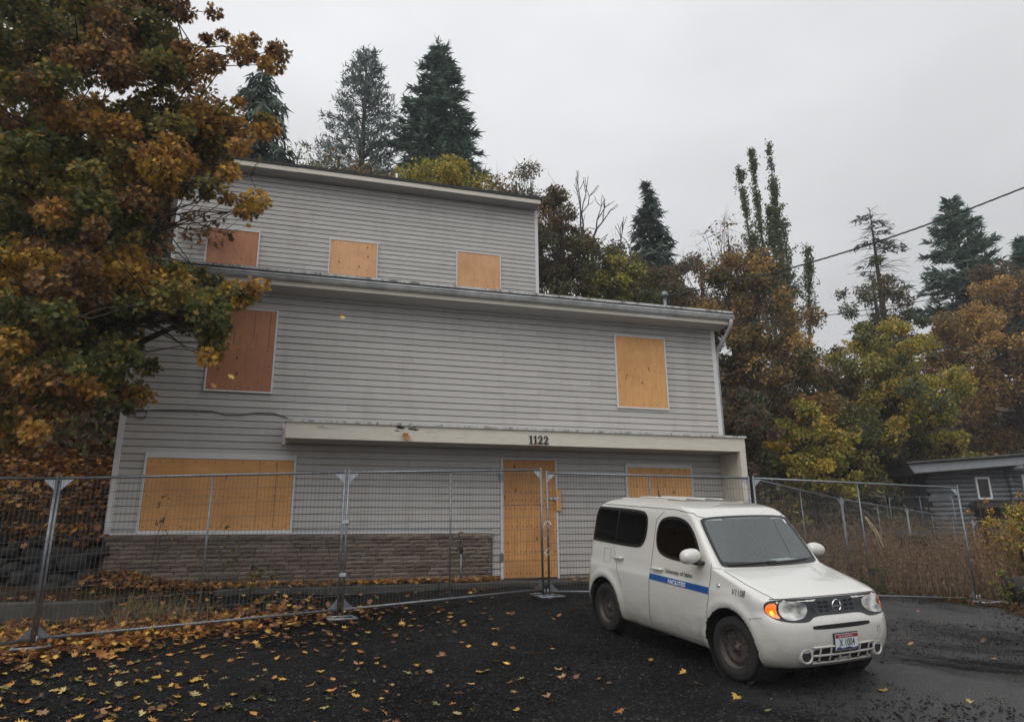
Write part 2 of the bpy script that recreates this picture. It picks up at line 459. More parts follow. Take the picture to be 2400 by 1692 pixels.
gme.materials.append(t.m)
ground = link(bpy.data.objects.new('ground', gme))
tag(ground, 'sloping lot of wet black gravel and leaf-strewn soil', 'ground', kind='structure')

# loose stones on the gravel
def blob_template(seed, n=8):
    rg = np.random.default_rng(seed)
    v = np.array([(0, 0, 1), (1, 0, 0), (0, 1, 0), (-1, 0, 0), (0, -1, 0), (0, 0, -1)], float)
    v *= rg.uniform(.7, 1.2, (6, 1))
    f = np.array([(0, 1, 2), (0, 2, 3), (0, 3, 4), (0, 4, 1), (5, 2, 1), (5, 3, 2), (5, 4, 3), (5, 1, 4)])
    return v, f
def rotmats(n, rg, tilt=None):
    a = rg.uniform(0, 2 * np.pi, n)
    if tilt is None:
        q = rg.normal(size=(n, 4)); q /= np.linalg.norm(q, axis=1)[:, None]
    else:
        b = rg.normal(0, tilt, n); c = rg.uniform(0, 2 * np.pi, n)
        qz = np.stack([np.cos(a / 2), 0 * a, 0 * a, np.sin(a / 2)], 1)
        qt = np.stack([np.cos(b / 2), np.sin(b / 2) * np.cos(c), np.sin(b / 2) * np.sin(c), 0 * b], 1)
        w1, x1, y1, z1 = qt.T; w2, x2, y2, z2 = qz.T
        q = np.stack([w1*w2-x1*x2-y1*y2-z1*z2, w1*x2+x1*w2+y1*z2-z1*y2, w1*y2-x1*z2+y1*w2+z1*x2, w1*z2+x1*y2-y1*x2+z1*w2], 1)
    w, x, y, z = q.T
    return np.stack([1-2*(y*y+z*z), 2*(x*y-z*w), 2*(x*z+y*w), 2*(x*y+z*w), 1-2*(x*x+z*z), 2*(y*z-x*w), 2*(x*z-y*w), 2*(y*z+x*w), 1-2*(x*x+y*y)], 1).reshape(n, 3, 3)
def scatter(tv, tf, P, RM, S):
    """copies of a template: points P (n,3), rotations RM, scales S (n,) or (n,3)"""
    S = np.asarray(S, float); S = S[:, None, None] if S.ndim == 1 else S[:, None, :]
    V = np.einsum('nij,nkj->nki', RM, tv[None] * S) + P[:, None, :]
    F = tf[None] + (np.arange(len(P)) * len(tv))[:, None, None]
    return V.reshape(-1, 3), F.reshape(-1, tf.shape[1])
rg = np.random.default_rng(11)
N = 26000
yy = 5.2 + (rg.random(N) ** 1.5) * 7.0; xx = rg.uniform(-1, 1, N) * (1.0 + yy * .78)
keep = gravel_mask(xx, yy) > .5; xx, yy = xx[keep], yy[keep]; N = len(xx)
tv, tf = blob_template(1)
S = np.stack([rg.uniform(.006, .016, N), rg.uniform(.006, .016, N), rg.uniform(.004, .010, N)], 1) * (1 + (rg.random(N) > .96)[:, None] * .9)
V, F = scatter(tv, tf, np.stack([xx, yy, terrain(xx, yy) + .006], 1), rotmats(N, rg, .4), S)
pal = np.array([lin(c)[:3] for c in ((12, 12, 13), (20, 20, 22), (34, 34, 36), (62, 61, 58), (104, 99, 90), (50, 38, 30))])
ci = rg.choice(6, N, p=[.40, .30, .18, .07, .025, .025])
plain('pebble', (0.05, 0.05, 0.05))
tp = NT('pebbles'); tp.set(Base_Color=tp.attr('Col'), Roughness=0.5, Specular_IOR_Level=.25)
tag(np_obj('gravel_stones', V, F, tp.m, np.repeat(pal[ci], len(tf), 0)), 'loose dark stones scattered over the gravel lot', 'gravel', kind='stuff')

# ---- concrete walk along the house front and the kerb at the left
w_ = MB()
for u0, u1, zt in ((1.8, 3.4, .955), (3.41, 5.2, .955), (5.21, 6.75, .955), (6.76, 8.4, .95), (8.41, 11.3, .94)):
    w_.v, w_.f = [], []
    w_.box((u0, -.95, zt - .25), (u1, -.13, zt))
    o = w_.build('walk_slab', MATS['concrete'], bevel=.008, loc=(HO.x, HO.y, 0)); o.rotation_euler.z = HA
    if u0 == 1.8: walk = o; o.name = 'walkway'; tag(o, 'concrete walk running along the foot of the house', 'walkway', kind='structure')
    else:
        o.parent = walk; o.location = (0, 0, 0); o.rotation_euler = (0, 0, 0); o.name = 'paving_slab'
kb = MB(); kb.box((-3.2, -.12, 0), (0, .12, .34))
o = kb.build('kerb', MATS['concrete'], bevel=.02, loc=(-5.35, 9.55, .58)); o.rotation_euler = (0, 0, R(8))
tag(o, 'low concrete kerb half buried in leaves behind the fence', kind='structure')
# ================================================================ the house
house = tag(empty('house', (HO.x, HO.y, .95), (0, 0, HA)), 'three-storey grey sided house with every window and door boarded up', 'house')
HZ = Vector((0, 0, -.95))
def hp(mb, name, mat, parent=None, **kw):
    o = mb.build(name, MATS[mat], parent or house, **kw)
    if parent is None: o.location = HZ
    return o
# cores (y grows into the hill)
hp(MB().box((.03, .012, .6), (11.39, 9.0, 6.2)), 'lower_wall', 'side_wall')
hp(MB().box((-.28, 3.512, 6.5), (8.53, 9.5, 10.40)), 'upper_wall', 'side_wall')

# siding planks, one mesh, each plank its own object
EXP = .1218
prof = [(0, -.003), (-.034, -.003), (-.038, .004), (-.034, .098), (-.029, .1045), (-.003, .1085), (-.003, EXP + .001), (0, EXP + .001)]
pm = MB()
vs_ = [(x, y, z) for x in (0, 1) for y, z in prof]; n_ = len(prof)
pm.add(vs_, [tuple(range(n_ - 1, -1, -1)), tuple(range(n_, 2 * n_))] + [(i, i + 1, i + 1 + n_, i + n_) for i in range(n_ - 1)] + [(n_ - 1, 0, n_, 2 * n_ - 1)])
plank_me = pm.mesh('siding_plank', MATS['siding'])
rs = random.Random(5)
def row(u0, u1, z, y, h=1.0):
    u = u0; L = rs.choice((1.1, 2.0, 2.9, 3.6))
    while u < u1 - .01:
        e = min(u1, u + L)
        if u1 - e < .5: e = u1
        o = link(bpy.data.objects.new('siding_plank', plank_me), house)
        o.location = (u + .0012, y, z - .95 + rs.uniform(-.0015, .0015)); o.scale = ((e - u) - .0024, 1, h); o.rotation_euler.y = rs.uniform(-.0007, .0007)
        u = e; L = 3.66
z = 1.885 - EXP
while z < 6.06:
    if z < 1.79: row(6.36, 11.38, z, .010)
    else: row(.04, 11.38, z, .010, 1.0 if z + EXP < 6.12 else .6)
    z += EXP
z = 1.885 - 2 * EXP
while z > .97:
    row(6.36, 11.38, z, .010); z -= EXP
z = 7.05
while z < 10.33:
    row(-.27, 8.53, z, 3.51); z += EXP
# trim
def trim(a, b, name='corner_trim', mat='white_trim', parent=None, bevel=.004): return hp(MB().box(a, b), name, mat, parent, bevel=bevel)
trim((-.045, -.03, 1.80), (.05, .10, 6.10)); trim((11.33, -.03, .98), (11.43, .10, 6.10))
trim((-.33, 3.465, 6.9), (-.24, 3.60, 10.36)); trim((8.47, 3.465, 6.8), (8.56, 3.60, 10.36))
hp(MB().box((-.46, 3.62, 6.9), (-.335, 3.75, 10.2)), 'side_post', 'bark_grey')
trim((.06, -.14, 1.785), (6.36, .0, 1.812), 'starter_strip')

# boarded windows
def board_window(u0, u1, z0, z1, y, mat, splits=(), head=.02, fw=.035, cracks=(), label=None):
    f = MB()
    d0, d1 = y - .045, y
    f.box((u0, d0, z0), (u0 + fw, d1, z1)); f.box((u1 - fw, d0, z0), (u1, d1, z1))
    f.box((u0 + fw, d0, z1 - max(fw, head)), (u1 - fw, d1, z1)); f.box((u0 + fw, d0, z0), (u1 - fw, d1, z0 + fw))
    fr = hp(f, 'window_frame', 'white_trim', bevel=.003)
    zt = z1 - max(fw, head)
    us = [u0 + fw] + list(splits) + [u1 - fw]
    for a, b in zip(us[:-1], us[1:]):
        m = MB().box((0, 0, 0), (b - a - .004, .014, zt - z0 - fw - .004))
        o = m.build('plywood_sheet', MATS[mat], fr, bevel=.002, loc=(a + .002, d0 + .012, z0 + fw + .002))
        if label: o['label'] = label
    if cracks:
        c = MB()
        for x, za, zb in cracks: c.box((x, d0 + .0095, za), (x + .007, d0 + .013, zb))
        c.build('crack', MATS['black_paint'], fr)
    # screw heads
    s = MB(); rr = random.Random(int(u0 * 100) + int(z0 * 10))
    for a, b in zip(us[:-1], us[1:]):
        for zz in (z0 + fw + .06, (z0 + zt) / 2 + rr.uniform(-.05, .05), zt - .06):
            x = a + .06
            while x < b - .03:
                s.add([(x + .011 * math.cos(k * 1.047), d0 + .0105, zz + rr.uniform(-.01, .01) * 0 + .011 * math.sin(k * 1.047)) for k in range(6)], [tuple(range(6))])
                x += rr.uniform(.09, .30)
    so = s.build('screw_heads', MATS['dark_iron'], fr); so['kind'] = 'stuff'
    return fr
board_window(.42, 2.82, 1.812, 3.12, -.022, 'ply_wide', (2.22,), head=.09, fw=.04, cracks=[(2.50, 1.9, 3.0)])
board_window(1.19, 2.32, 4.20, 5.76, -.022, 'ply_red', fw=.03, cracks=[(1.93, 5.2, 5.72), (2.19, 4.95, 5.72), (1.60, 5.05, 5.4)], label='reddish brown plywood sheet with vertical cracks')
board_window(9.0, 10.18, 4.25, 5.82, -.022, 'ply_tan', fw=.03)
board_window(9.10, 10.60, 1.95, 3.127, -.022, 'ply_tan', head=.085, fw=.04)
board_window(.38, 1.55, 7.35, 8.86, 3.48, 'ply_red', fw=.03, label='reddish brown plywood sheet')
board_window(3.15, 4.33, 7.35, 8.89, 3.48, 'ply_light', fw=.028)
board_window(6.32, 7.51, 7.35, 8.93, 3.48, 'ply_light', fw=.028)

# boarded door
fr = hp(MB().box((6.52, -.06, .96), (6.57, -.012, 3.17)).box((7.61, -.06, .96), (7.65, -.012, 3.17)).box((6.57, -.06, 3.145), (7.61, -.012, 3.17)), 'door_frame', 'white_trim', bevel=.003)
for a, b in ((.985, 1.285), (1.290, 2.292), (2.297, 3.14)):
    MB().box((0, 0, 0), (1.035, .018, b - a - .002)).build('plywood_sheet', MATS['ply_door'], fr, bevel=.002, loc=(6.573, -.055, a))
s = MB(); rr = random.Random(9)
for zz in (1.06, 1.45, 1.90, 2.22, 2.38, 2.53, 2.85):
    x = 6.62
    while x < 7.58:
        s.add([(x + .013 * math.cos(k * 1.047), -.0565, zz + .013 * math.sin(k * 1.047)) for k in range(6)], [tuple(range(6))]); x += rr.uniform(.07, .13)
s.build('screw_heads', MATS['dark_iron'], fr)['kind'] = 'stuff'
for zz in (2.81, 1.35): MB().box((6.49, -.075, zz - .075), (6.56, -.0605, zz + .075)).build('hinge', MATS['galvanised'], fr, bevel=.003)
MB().box((7.60, -.10, 2.19), (7.70, -.062, 2.59)).build('lock_block', MATS['ply_tan'], fr, bevel=.004)
MB().box((7.48, -.085, 2.395), (7.62, -.058, 2.435)).box((7.56, -.112, 2.385), (7.66, -.101, 2.445)).build('hasp', MATS['bright_zinc'], fr, bevel=.003)

# split-face block base: a backing, then block by block
bb = hp(MB().box((.02, -.085, .75), (6.33, .005, 1.77)), 'block_base', 'mortar')
rs2 = random.Random(21)
def block_mesh(seed):
    rg_ = random.Random(seed)
    nx_, nz_ = 5, 3; v_ = []
    for j in range(nz_):
        for i in range(nx_):
            e = i in (0, nx_ - 1) or j in (0, nz_ - 1)
            v_.append((i / (nx_ - 1), -(.012 if e else rg_.uniform(.016, .034)), j / (nz_ - 1)))
    f_ = [(j * nx_ + i, j * nx_ + i + 1, (j + 1) * nx_ + i + 1, (j + 1) * nx_ + i) for j in range(nz_ - 1) for i in range(nx_ - 1)]
    b0 = len(v_); v_ += [(0, .01, 0), (1, .01, 0), (1, .01, 1), (0, .01, 1)]
    f_ += [tuple([b0, b0 + 1] + [i for i in range(nx_ - 1, -1, -1)]), tuple([b0 + 2, b0 + 3] + [(nz_ - 1) * nx_ + i for i in range(nx_)]),
           (b0 + 3, b0, 0, nx_, 2 * nx_), (b0 + 1, b0 + 2, 3 * nx_ - 1, 2 * nx_ - 1, nx_ - 1)]
    return MB().add(v_, f_).mesh('block', MATS['block'])
bmeshes = [block_mesh(k) for k in range(6)]
H_ = .0655
for j in range(12):
    z = .86 + j * (H_ + .004); u = .025 + (-.1 if j % 2 else 0)
    while u < 6.30:
        L = rs2.choice((.20, .26, .32, .36, .26)); a, b = max(u, .025), min(u + L, 6.325)
        if b - a > .03:
            o = link(bpy.data.objects.new('block', rs2.choice(bmeshes)), bb)
            o.location = (a + .005, -.085 - rs2.uniform(0, .012), z); o.scale = (b - a - .010, 1, H_ - .006)
        u += L
u = .0
while u < 6.30:
    b = min(u + .40, 6.345)
    o = link(bpy.data.objects.new('cap_block', rs2.choice(bmeshes)), bb)
    o.location = (u + .003, -.115, 1.692); o.scale = (b - u - .006, 1.2, .09)
    u += .40
# the hillside corner return of the block base
hp(MB().box((-.03, -.08, .75), (.018, .6, 1.77)), 'block_return', 'mortar')

# canopy with the house number
can = hp(MB().box((2.62, -.80, 3.32), (11.40, -.755, 3.60)).box((2.62, -.755, 3.33), (2.66, .0, 3.59)).box((11.355, -.755, 3.33), (11.40, 0, 3.59)), 'canopy', 'beige_paint', bevel=.004)
MB().box((2.665, -.75, 3.335), (11.35, -.03, 3.36)).build('canopy_soffit', MATS['soffit'], can)
MB().box((2.60, -.825, 3.603), (11.42, -.02, 3.622)).build('canopy_roof', MATS['roof_edge'], can)
MB().box((2.60, -.832, 3.590), (11.425, -.803, 3.632)).build('drip_edge', MATS['roof_edge'], can)
MB().box((2.55, -.10, 3.30), (2.615, .0, 3.66)).build('end_flashing', MATS['white_trim'], can, bevel=.003)
# peeled paint flakes
rr = random.Random(4); pk = MB()
for k in range(26):
    x = rr.uniform(4.2, 6.9); zz = rr.uniform(3.42, 3.58); w_, h_ = rr.uniform(.03, .2), rr.uniform(.006, .03)
    pk.add([(x, -.8015, zz), (x + w_ * .5, -.8015 - rr.uniform(0, .012), zz - h_), (x + w_, -.8015, zz + h_ * .3), (x + w_ * .4, -.8015, zz + h_)], [(0, 1, 2, 3)])
pk.build('peeling_paint', MATS['beige_trim'], can)['kind'] = 'stuff'
pk = MB()
for k in range(9):
    x = 4.35 + rr.uniform(0, .36); zz = rr.uniform(3.50, 3.57); w_, h_ = rr.uniform(.06, .16), rr.uniform(.01, .03)
    pk.add([(x, -.8012, zz), (x + w_ * .5, -.8012, zz - h_), (x + w_, -.8012, zz + h_ * .3), (x + w_ * .4, -.8012, zz + h_)], [(0, 1, 2, 3)])
pk.build('bare_wood_patch', MATS['bark_grey'], can)['kind'] = 'stuff'
# numerals with slab serifs
def digit1(x, z, h):
    w = h * .50
    return [[(x + .02 * h, z), (x + w - .02 * h, z), (x + w - .02 * h, z + .07 * h), (x + .36 * h, z + .10 * h), (x + .36 * h, z + h), (x + .27 * h, z + h), (x + .02 * h, z + .86 * h), (x + .02 * h, z + .80 * h), (x + .17 * h, z + .82 * h), (x + .17 * h, z + .10 * h), (x + .02 * h, z + .07 * h)]]
def digit2(x, z, h):
    o = [(0, 0), (.56, 0), (.60, .26), (.54, .26), (.48, .17), (.26, .17), (.40, .33), (.53, .50), (.57, .66), (.54, .82), (.44, .95), (.29, 1.0), (.14, .96), (.04, .85), (.03, .70), (.09, .63), (.17, .66), (.18, .75), (.14, .81), (.19, .89), (.27, .91), (.35, .86), (.38, .74), (.35, .58), (.25, .41), (.12, .23), (0, .09)]
    return [[(x + a * h, z + b * h) for a, b in o]]
num = MB(); x = 6.85; h = .155
for d in (digit1, digit1, digit2, digit2):
    for pl in d(x, 3.345, h): num.prism(pl, 1, -.816, -.801)
    x += h * (.56 if d is digit1 else .70)
num.build('house_number', MATS['black_paint'], can)
# porch wing panel and post at the right end
hp(MB().box((11.30, -.68, .9), (11.345, -.03, 3.325)), 'wing_panel', 'beige_trim')
hp(MB().box((11.265, -.80, .85), (11.40, -.685, 3.318)), 'porch_post', 'beige_trim', bevel=.006)

# lower roof: eave, fascia, gutter, downspout
sl = math.tan(R(9))
roof = hp(MB().add([(-.06, -.58, 6.335), (11.56, -.58, 6.335), (11.56, 3.5, 6.335 + 4.08 * sl), (-.06, 3.5, 6.335 + 4.08 * sl),
                    (-.06, -.58, 6.30), (11.56, -.58, 6.30), (11.56, 3.5, 6.30 + 4.08 * sl), (-.06, 3.5, 6.30 + 4.08 * sl)],
                   [(0, 1, 2, 3), (7, 6, 5, 4), (0, 4, 5, 1), (1, 5, 6, 2), (2, 6, 7, 3), (3, 7, 4, 0)]), 'lower_roof', 'asphalt_roof')
# a strip of roof runs on to the back, beside the upper storey
MB().add([(8.6, 3.502, 6.985), (11.56, 3.502, 6.985), (11.56, 9.0, 7.5), (8.6, 9.0, 7.5)], [(0, 1, 2, 3)]).build('roof_sheet', MATS['asphalt_roof'], roof)
MB().box((-.05, -.50, 6.09), (11.53, -.455, 6.30)).build('fascia', MATS['beige_trim'], roof, bevel=.003)
MB().box((9.38, -.503, 6.10), (9.99, -.5005, 6.20)).build('fascia_patch', MATS['white_trim'], roof)
MB().box((-.04, -.45, 6.085), (11.52, -.02, 6.105)).build('soffit', MATS['soffit'], roof)
MB().box((11.48, -.45, 6.11), (11.525, 3.4, 6.30)).build('rake_board', MATS['beige_trim'], roof)
gp = [(-.503, 6.18), (-.56, 6.18), (-.585, 6.215), (-.585, 6.235), (-.60, 6.25), (-.60, 6.285), (-.585, 6.285), (-.57, 6.25), (-.55, 6.20), (-.503, 6.20)]
MB().prism([(a, b) for a, b in gp], 0, -.04, 11.58).build('gutter', MATS['gutter_metal'], roof)
MB().box((11.581, -.60, 6.18), (11.587, -.503, 6.285)).build('gutter_end', MATS['gutter_metal'], roof)
MB().box((-.07, -.592, 6.318), (11.57, -.578, 6.365)).box((-.07, -.578, 6.350), (11.57, -.30, 6.358 + .0)).build('roof_edge', MATS['roof_edge'], roof)
dsp = MB().tube([(11.52, -.55, 6.19), (11.52, -.55, 6.10), (11.515, -.50, 6.02), (11.48, -.05, 5.66), (11.475, .02, 5.58), (11.475, .05, 5.4), (11.475, .05, 1.1)], .042, 8)
dsp.build('downspout', MATS['gutter_metal'], roof, smooth=True)
def vent(u, off, z, s):
    MB().box((u - s, -off - .06, z), (u + s, -off + .10, z + .03)).box((u - s * .7, -off - .03, z + .03), (u + s * .7, -off + .08, z + .085)).build('roof_vent', MATS['black_plastic'], roof, bevel=.01)
vent(4.43, -.2, 6.335 + .78 * sl + .0, .13); vent(5.88, -.2, 6.335 + .78 * sl, .09)
# upper roof
uroof = hp(MB().add([(-.50, 3.08, 10.50), (8.56, 3.08, 10.50), (8.56, 10, 11.05), (-.50, 10, 11.05), (-.50, 3.08, 10.575), (8.56, 3.08, 10.575), (8.56, 10, 11.12), (-.50, 10, 11.12)],
                    [(3, 2, 1, 0), (4, 5, 6, 7), (0, 1, 5, 4), (1, 2, 6, 5), (2, 3, 7, 6), (3, 0, 4, 7)]), 'upper_roof', 'asphalt_roof')
for a, b in ((-.48, 2.30), (2.303, 5.60), (5.603, 8.53)):
    MB().box((a, 3.10 + (0 if a != 2.303 else -.006), 10.375 + (.004 if a > 0 else 0)), (b, 3.14, 10.498)).build('fascia', MATS['beige_trim'], uroof, bevel=.003)
x = -.46
while x < 8.5:
    MB().box((x, 3.145, 10.372), (min(x + .298, 8.52), 3.53, 10.382)).build('soffit_panel', MATS['soffit'], uroof); x += .30
MB().box((8.50, 3.145, 10.385), (8.535, 9.8, 10.498)).build('rake_board', MATS['beige_trim'], uroof)
MB().tube([(4.70, 3.25, 10.5), (4.70, 3.25, 10.78)], .028, 8).build('vent_pipe', MATS['white_trim'], uroof, smooth=True)
MB().tube([(7.90, 3.25, 10.5), (7.90, 3.25, 11.03)], .03, 8).build('vent_pipe', MATS['black_plastic'], uroof, smooth=True)
# cable stapled along the siding
cb = MB(); pts = []
for u, z in ((.06, 3.783), (.5, 3.83), (1.0, 3.85), (1.38, 3.848), (1.6, 3.79), (1.8, 3.80), (2.1, 3.85), (2.36, 3.855), (2.55, 3.80), (2.75, 3.72)): pts.append((u, -.045, z))
cb.tube(pts, .009, 6); cb.tube([(.27 + .09 * math.cos(a * .6), -.05, 3.75 + .08 * math.sin(a * .6)) for a in range(11)], .009, 6)
hp(cb, 'cable', 'black_plastic', smooth=True)
# service mast
msd = MB().tube([(10.8, .9, 6.5), (10.8, .9, 7.15)], .04, 10)
msd.lathe([(.0, 7.31), (.05, 7.29), (.085, 7.23), (.085, 7.17), (.05, 7.14), (0, 7.14)], 12, 2, (10.8, .9, 0))
hp(msd, 'service_mast', 'galvanised', smooth=True)
# ================================================================ temporary fence panels
def fence_panel(A, B, label, mesh=True, group='temporary fence panels', h=1.83, clampA=False, vstep=.05, k=1.0):
    """A, B: (x, y, z of the bottom rail)"""
    A, B = Vector(A), Vector(B)
    root = tag(empty('temporary_fence', A), label, 'fence panel', group)
    D = B - A; L = D.length; d = D.normalized()
    n = Vector((d.y, -d.x, 0)).normalized()                # the street side
    up = Vector((0, 0, 1)); e = .012
    def P(s, z, o=0): return d * s + up * z + n * o
    g = MATS['galvanised']
    MB().tube([P(e, h), P(L - e, h)], .0175 * k, 10).build('top_rail', g, root, smooth=True)
    MB().tube([P(e, 0), P(L - e, 0)], .0175 * k, 10).build('bottom_rail', g, root, smooth=True)
    for s in (e, L - e): MB().tube([P(s, -.07), P(s, h + .035)], .0178 * k, 10).build('end_post', g, root, smooth=True)
    MB().tube([P(L / 2, .015), P(L / 2, h - .015)], .0145 * k, 8).build('centre_post', g, root, smooth=True)
    for s, sg in ((e, 1), (L - e, -1)):
        for z, zs in ((h, -1), (0, 1)):
            m = MB(); a = [P(s + sg * .005, z + zs * .004), P(s + sg * .15, z + zs * .004), P(s + sg * .005, z + zs * .15)]
            m.add([p - n * .003 for p in a] + [p + n * .003 for p in a], [(0, 1, 2), (5, 4, 3), (0, 3, 4, 1), (1, 4, 5, 2), (2, 5, 3, 0)])
            m.build('corner_gusset', MATS['bright_zinc'] if zs < 0 else g, root)
    if clampA:
        for z in (1.12, .42): MB().box((-.05, -.035, z), (.05, .035, z + .05)).build('clamp', MATS['bright_zinc'], root, bevel=.006)
    if mesh:
        m = MB(); nw = int(L / vstep)
        for i in range(1, nw):
            s = L * i / nw
            m.tube([P(s, -.022, .021), P(s, h + .022, .021)], .0021, 4, False)
        for j in range(1, 10):
            z = h * j / 10
            m.tube([P(e, z, .0245), P(L - e, z, .0245)], .0022, 4, False)
        o = m.build('wire_mesh', MATS['wire'], root); o['kind'] = 'stuff'
    return root
P0, P1, P2 = (-7.7, 5.7, .36), (-5.55, 8.42, .59), (-2.35, 9.74, .76)
P3, P3b, P4, P5 = (.455, 11.11, .91), (.535, 11.23, .87), (4.0, 11.63, .79), (7.76, 12.11, .63)
def off(p, dx, dy): return (p[0] + dx, p[1] + dy, p[2])
fence_panel(P0, off(P1, -.004, -.012), 'wire fence panel at the far left, turning towards the street')
fence_panel(off(P1, .002, .010), off(P2, -.016, -.006), 'wire fence panel in front of the wide boarded window')
fence_panel(off(P2, .016, .006), P3, 'wire fence panel in front of the block base and boarded door', clampA=True)
fence_panel(P3b, off(P4, -.03, 0), 'wire fence panel directly behind the white car')
fence_panel(off(P4, .03, 0), P5, 'wire fence panel right of the car in front of the brown weeds')
A1, A2 = (6.49, 13.8, .55), (12.33, 19.7, .36)
fence_panel(off(P4, .06, .1), A1, 'wire fence panel running back from the porch post', vstep=.06, k=.7)
fence_panel(off(A1, .03, .03), ((A1[0] + A2[0]) / 2, (A1[1] + A2[1]) / 2, .46), 'wire fence panel deep in the weeds, nearer the street', vstep=.07, k=.7)
fence_panel(((A1[0] + A2[0]) / 2 + .04, (A1[1] + A2[1]) / 2 + .04, .46), A2, 'wire fence panel deep in the weeds, nearer the log house', vstep=.07, k=.7)
fence_panel((12.26, 28, 1.82), (13.40, 25.05, 1.24), 'distant wire fence panel seen sideways before the green trees', vstep=.1, k=.7)
fence_panel((13.48, 25, 1.24), (14.76, 23.4, 1.14), 'short distant wire fence panel left of the log house corner', vstep=.1, k=.7)
fence_panel((11.09, 17, .18), (14.5, 17.7, 0.05), 'wire fence panel at the right edge before the log house', vstep=.08, k=.7)

def stand(p, rz, label):
    z = tz(p[0], p[1]) + .022
    r = tag(empty('fence_stand', (p[0], p[1], z), (0, 0, rz)), label, 'fence stand', 'steel feet under the fence')
    g = MATS['galvanised']
    MB().tube([(-.17, -.36, 0), (-.17, .36, 0)], .019, 8).tube([(.17, -.36, 0), (.17, .36, 0)], .019, 8).build('side_tube', g, r, smooth=True)
    MB().tube([(-.17, -.36, .004), (.17, -.36, .004)], .017, 8).tube([(-.17, .36, .004), (.17, .36, .004)], .017, 8).tube([(-.17, 0, .004), (.17, 0, .004)], .017, 8).build('cross_tube', g, r, smooth=True)
    MB().tube([(-.028, 0, 0), (-.028, 0, .10)], .015, 8).tube([(.028, 0, 0), (.028, 0, .10)], .015, 8).build('pin', g, r, smooth=True)
    return r
stand((-2.35, 9.74), R(22), 'steel fence foot lying on gravel left of the middle of the lot')
stand((.495, 11.17), R(16), 'steel fence foot in front of the boarded door')
stand((4.0, 11.6), R(8), 'steel fence foot hidden behind the white car')
stand((-5.55, 8.42), R(30), 'steel fence foot buried in leaves at the left')
stand((7.78, 12.1), R(4), 'steel fence foot at the weedy edge on the right')
# wire ties at the gate-like gap by the door
rr = random.Random(3); tw = MB()
for k in range(9):
    c = Vector((.50 + rr.uniform(-.03, .06), 11.12, 1.72 + rr.uniform(-.25, .2))); r_ = rr.uniform(.02, .07); ph = rr.uniform(0, 6)
    tw.tube([c + Vector((r_ * math.cos(ph + a * .5), -.02 * math.sin(a), r_ * 1.3 * math.sin(ph + a * .5))) for a in range(9)], .003, 4)
o = tw.build('wire_tie', MATS['bright_zinc']); tag(o, 'tangled silver wire tying two fence panels before the door', 'wire tie')
# ================================================================ the car
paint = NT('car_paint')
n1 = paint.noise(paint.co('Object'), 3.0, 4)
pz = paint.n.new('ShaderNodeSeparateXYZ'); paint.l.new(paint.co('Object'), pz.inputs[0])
dirt_and_reflection = paint.math('MULTIPLY', paint.rng(pz.outputs['Z'], .20, .78, 1, 0), paint.rng(paint.noise(paint.co('Object', (1, 1, 2.5)), 5, 6, .7), .3, .7, .25, .8))  # dirt on the lower sides, with the dark ground's reflection painted into it
paint.set(Base_Color=paint.mix(dirt_and_reflection, (0.65, 0.645, 0.605), (0.22, 0.19, 0.15)), Roughness=paint.rng(dirt_and_reflection, 0, .6, .22, .6), Coat_Weight=1.0, Coat_Roughness=0.02)
plain('tyre', (0.016, 0.016, 0.016), 0.8, var=.3, scale=20)
t = NT('rusty_wheel'); n1 = t.noise(t.co('Object'), 9, 6, .7)
t.set(Base_Color=t.ramp(n1, [(.3, (.035, .031, .029)), (.7, (.085, .072, .064))]), Roughness=.6, Metallic=.2)
plain('mask_black', (0.012, 0.013, 0.014), 0.3)
plain('grille_grey', (0.022, 0.025, 0.03), 0.4)
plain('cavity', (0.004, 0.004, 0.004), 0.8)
plain('chrome', (0.75, 0.76, 0.77), 0.12, 1.0, var=.03)
plain('interior', (0.06, 0.06, 0.063), 0.8)
plain('seat_cloth', (0.17, 0.17, 0.175), 0.9)
plain('decal_black', (0.02, 0.02, 0.022), 0.4)
plain('decal_blue', (0.012, 0.085, 0.30), 0.35, var=.05)
plain('decal_white', (0.72, 0.74, 0.76), 0.4, var=.03)
plain('paper', (0.72, 0.80, 0.76), 0.7, var=.05)
plain('plate_white', (0.62, 0.64, 0.68), 0.4, var=.05)
plain('plate_red', (0.28, 0.03, 0.035), 0.4)
plain('plate_blue', (0.04, 0.05, 0.13), 0.4)
t = NT('lamp_lens'); n1 = t.noise(t.co('Object', (1, 1, 1.6)), 8, 1, .4)
t.set(Base_Color=t.ramp(n1, [(.30, (.10, .10, .095)), (.48, (.40, .40, .37)), (.66, (.74, .73, .68))]), Roughness=.08, Metallic=.35, Coat_Weight=1.0, Coat_Roughness=.02)
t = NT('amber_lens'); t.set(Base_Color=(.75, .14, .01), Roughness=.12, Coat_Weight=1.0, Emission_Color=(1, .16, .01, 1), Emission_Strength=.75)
t = NT('amber_bulb'); t.set(Base_Color=(1, .5, .05), Roughness=.3, Emission_Color=(1, .42, .02, 1), Emission_Strength=1.6)
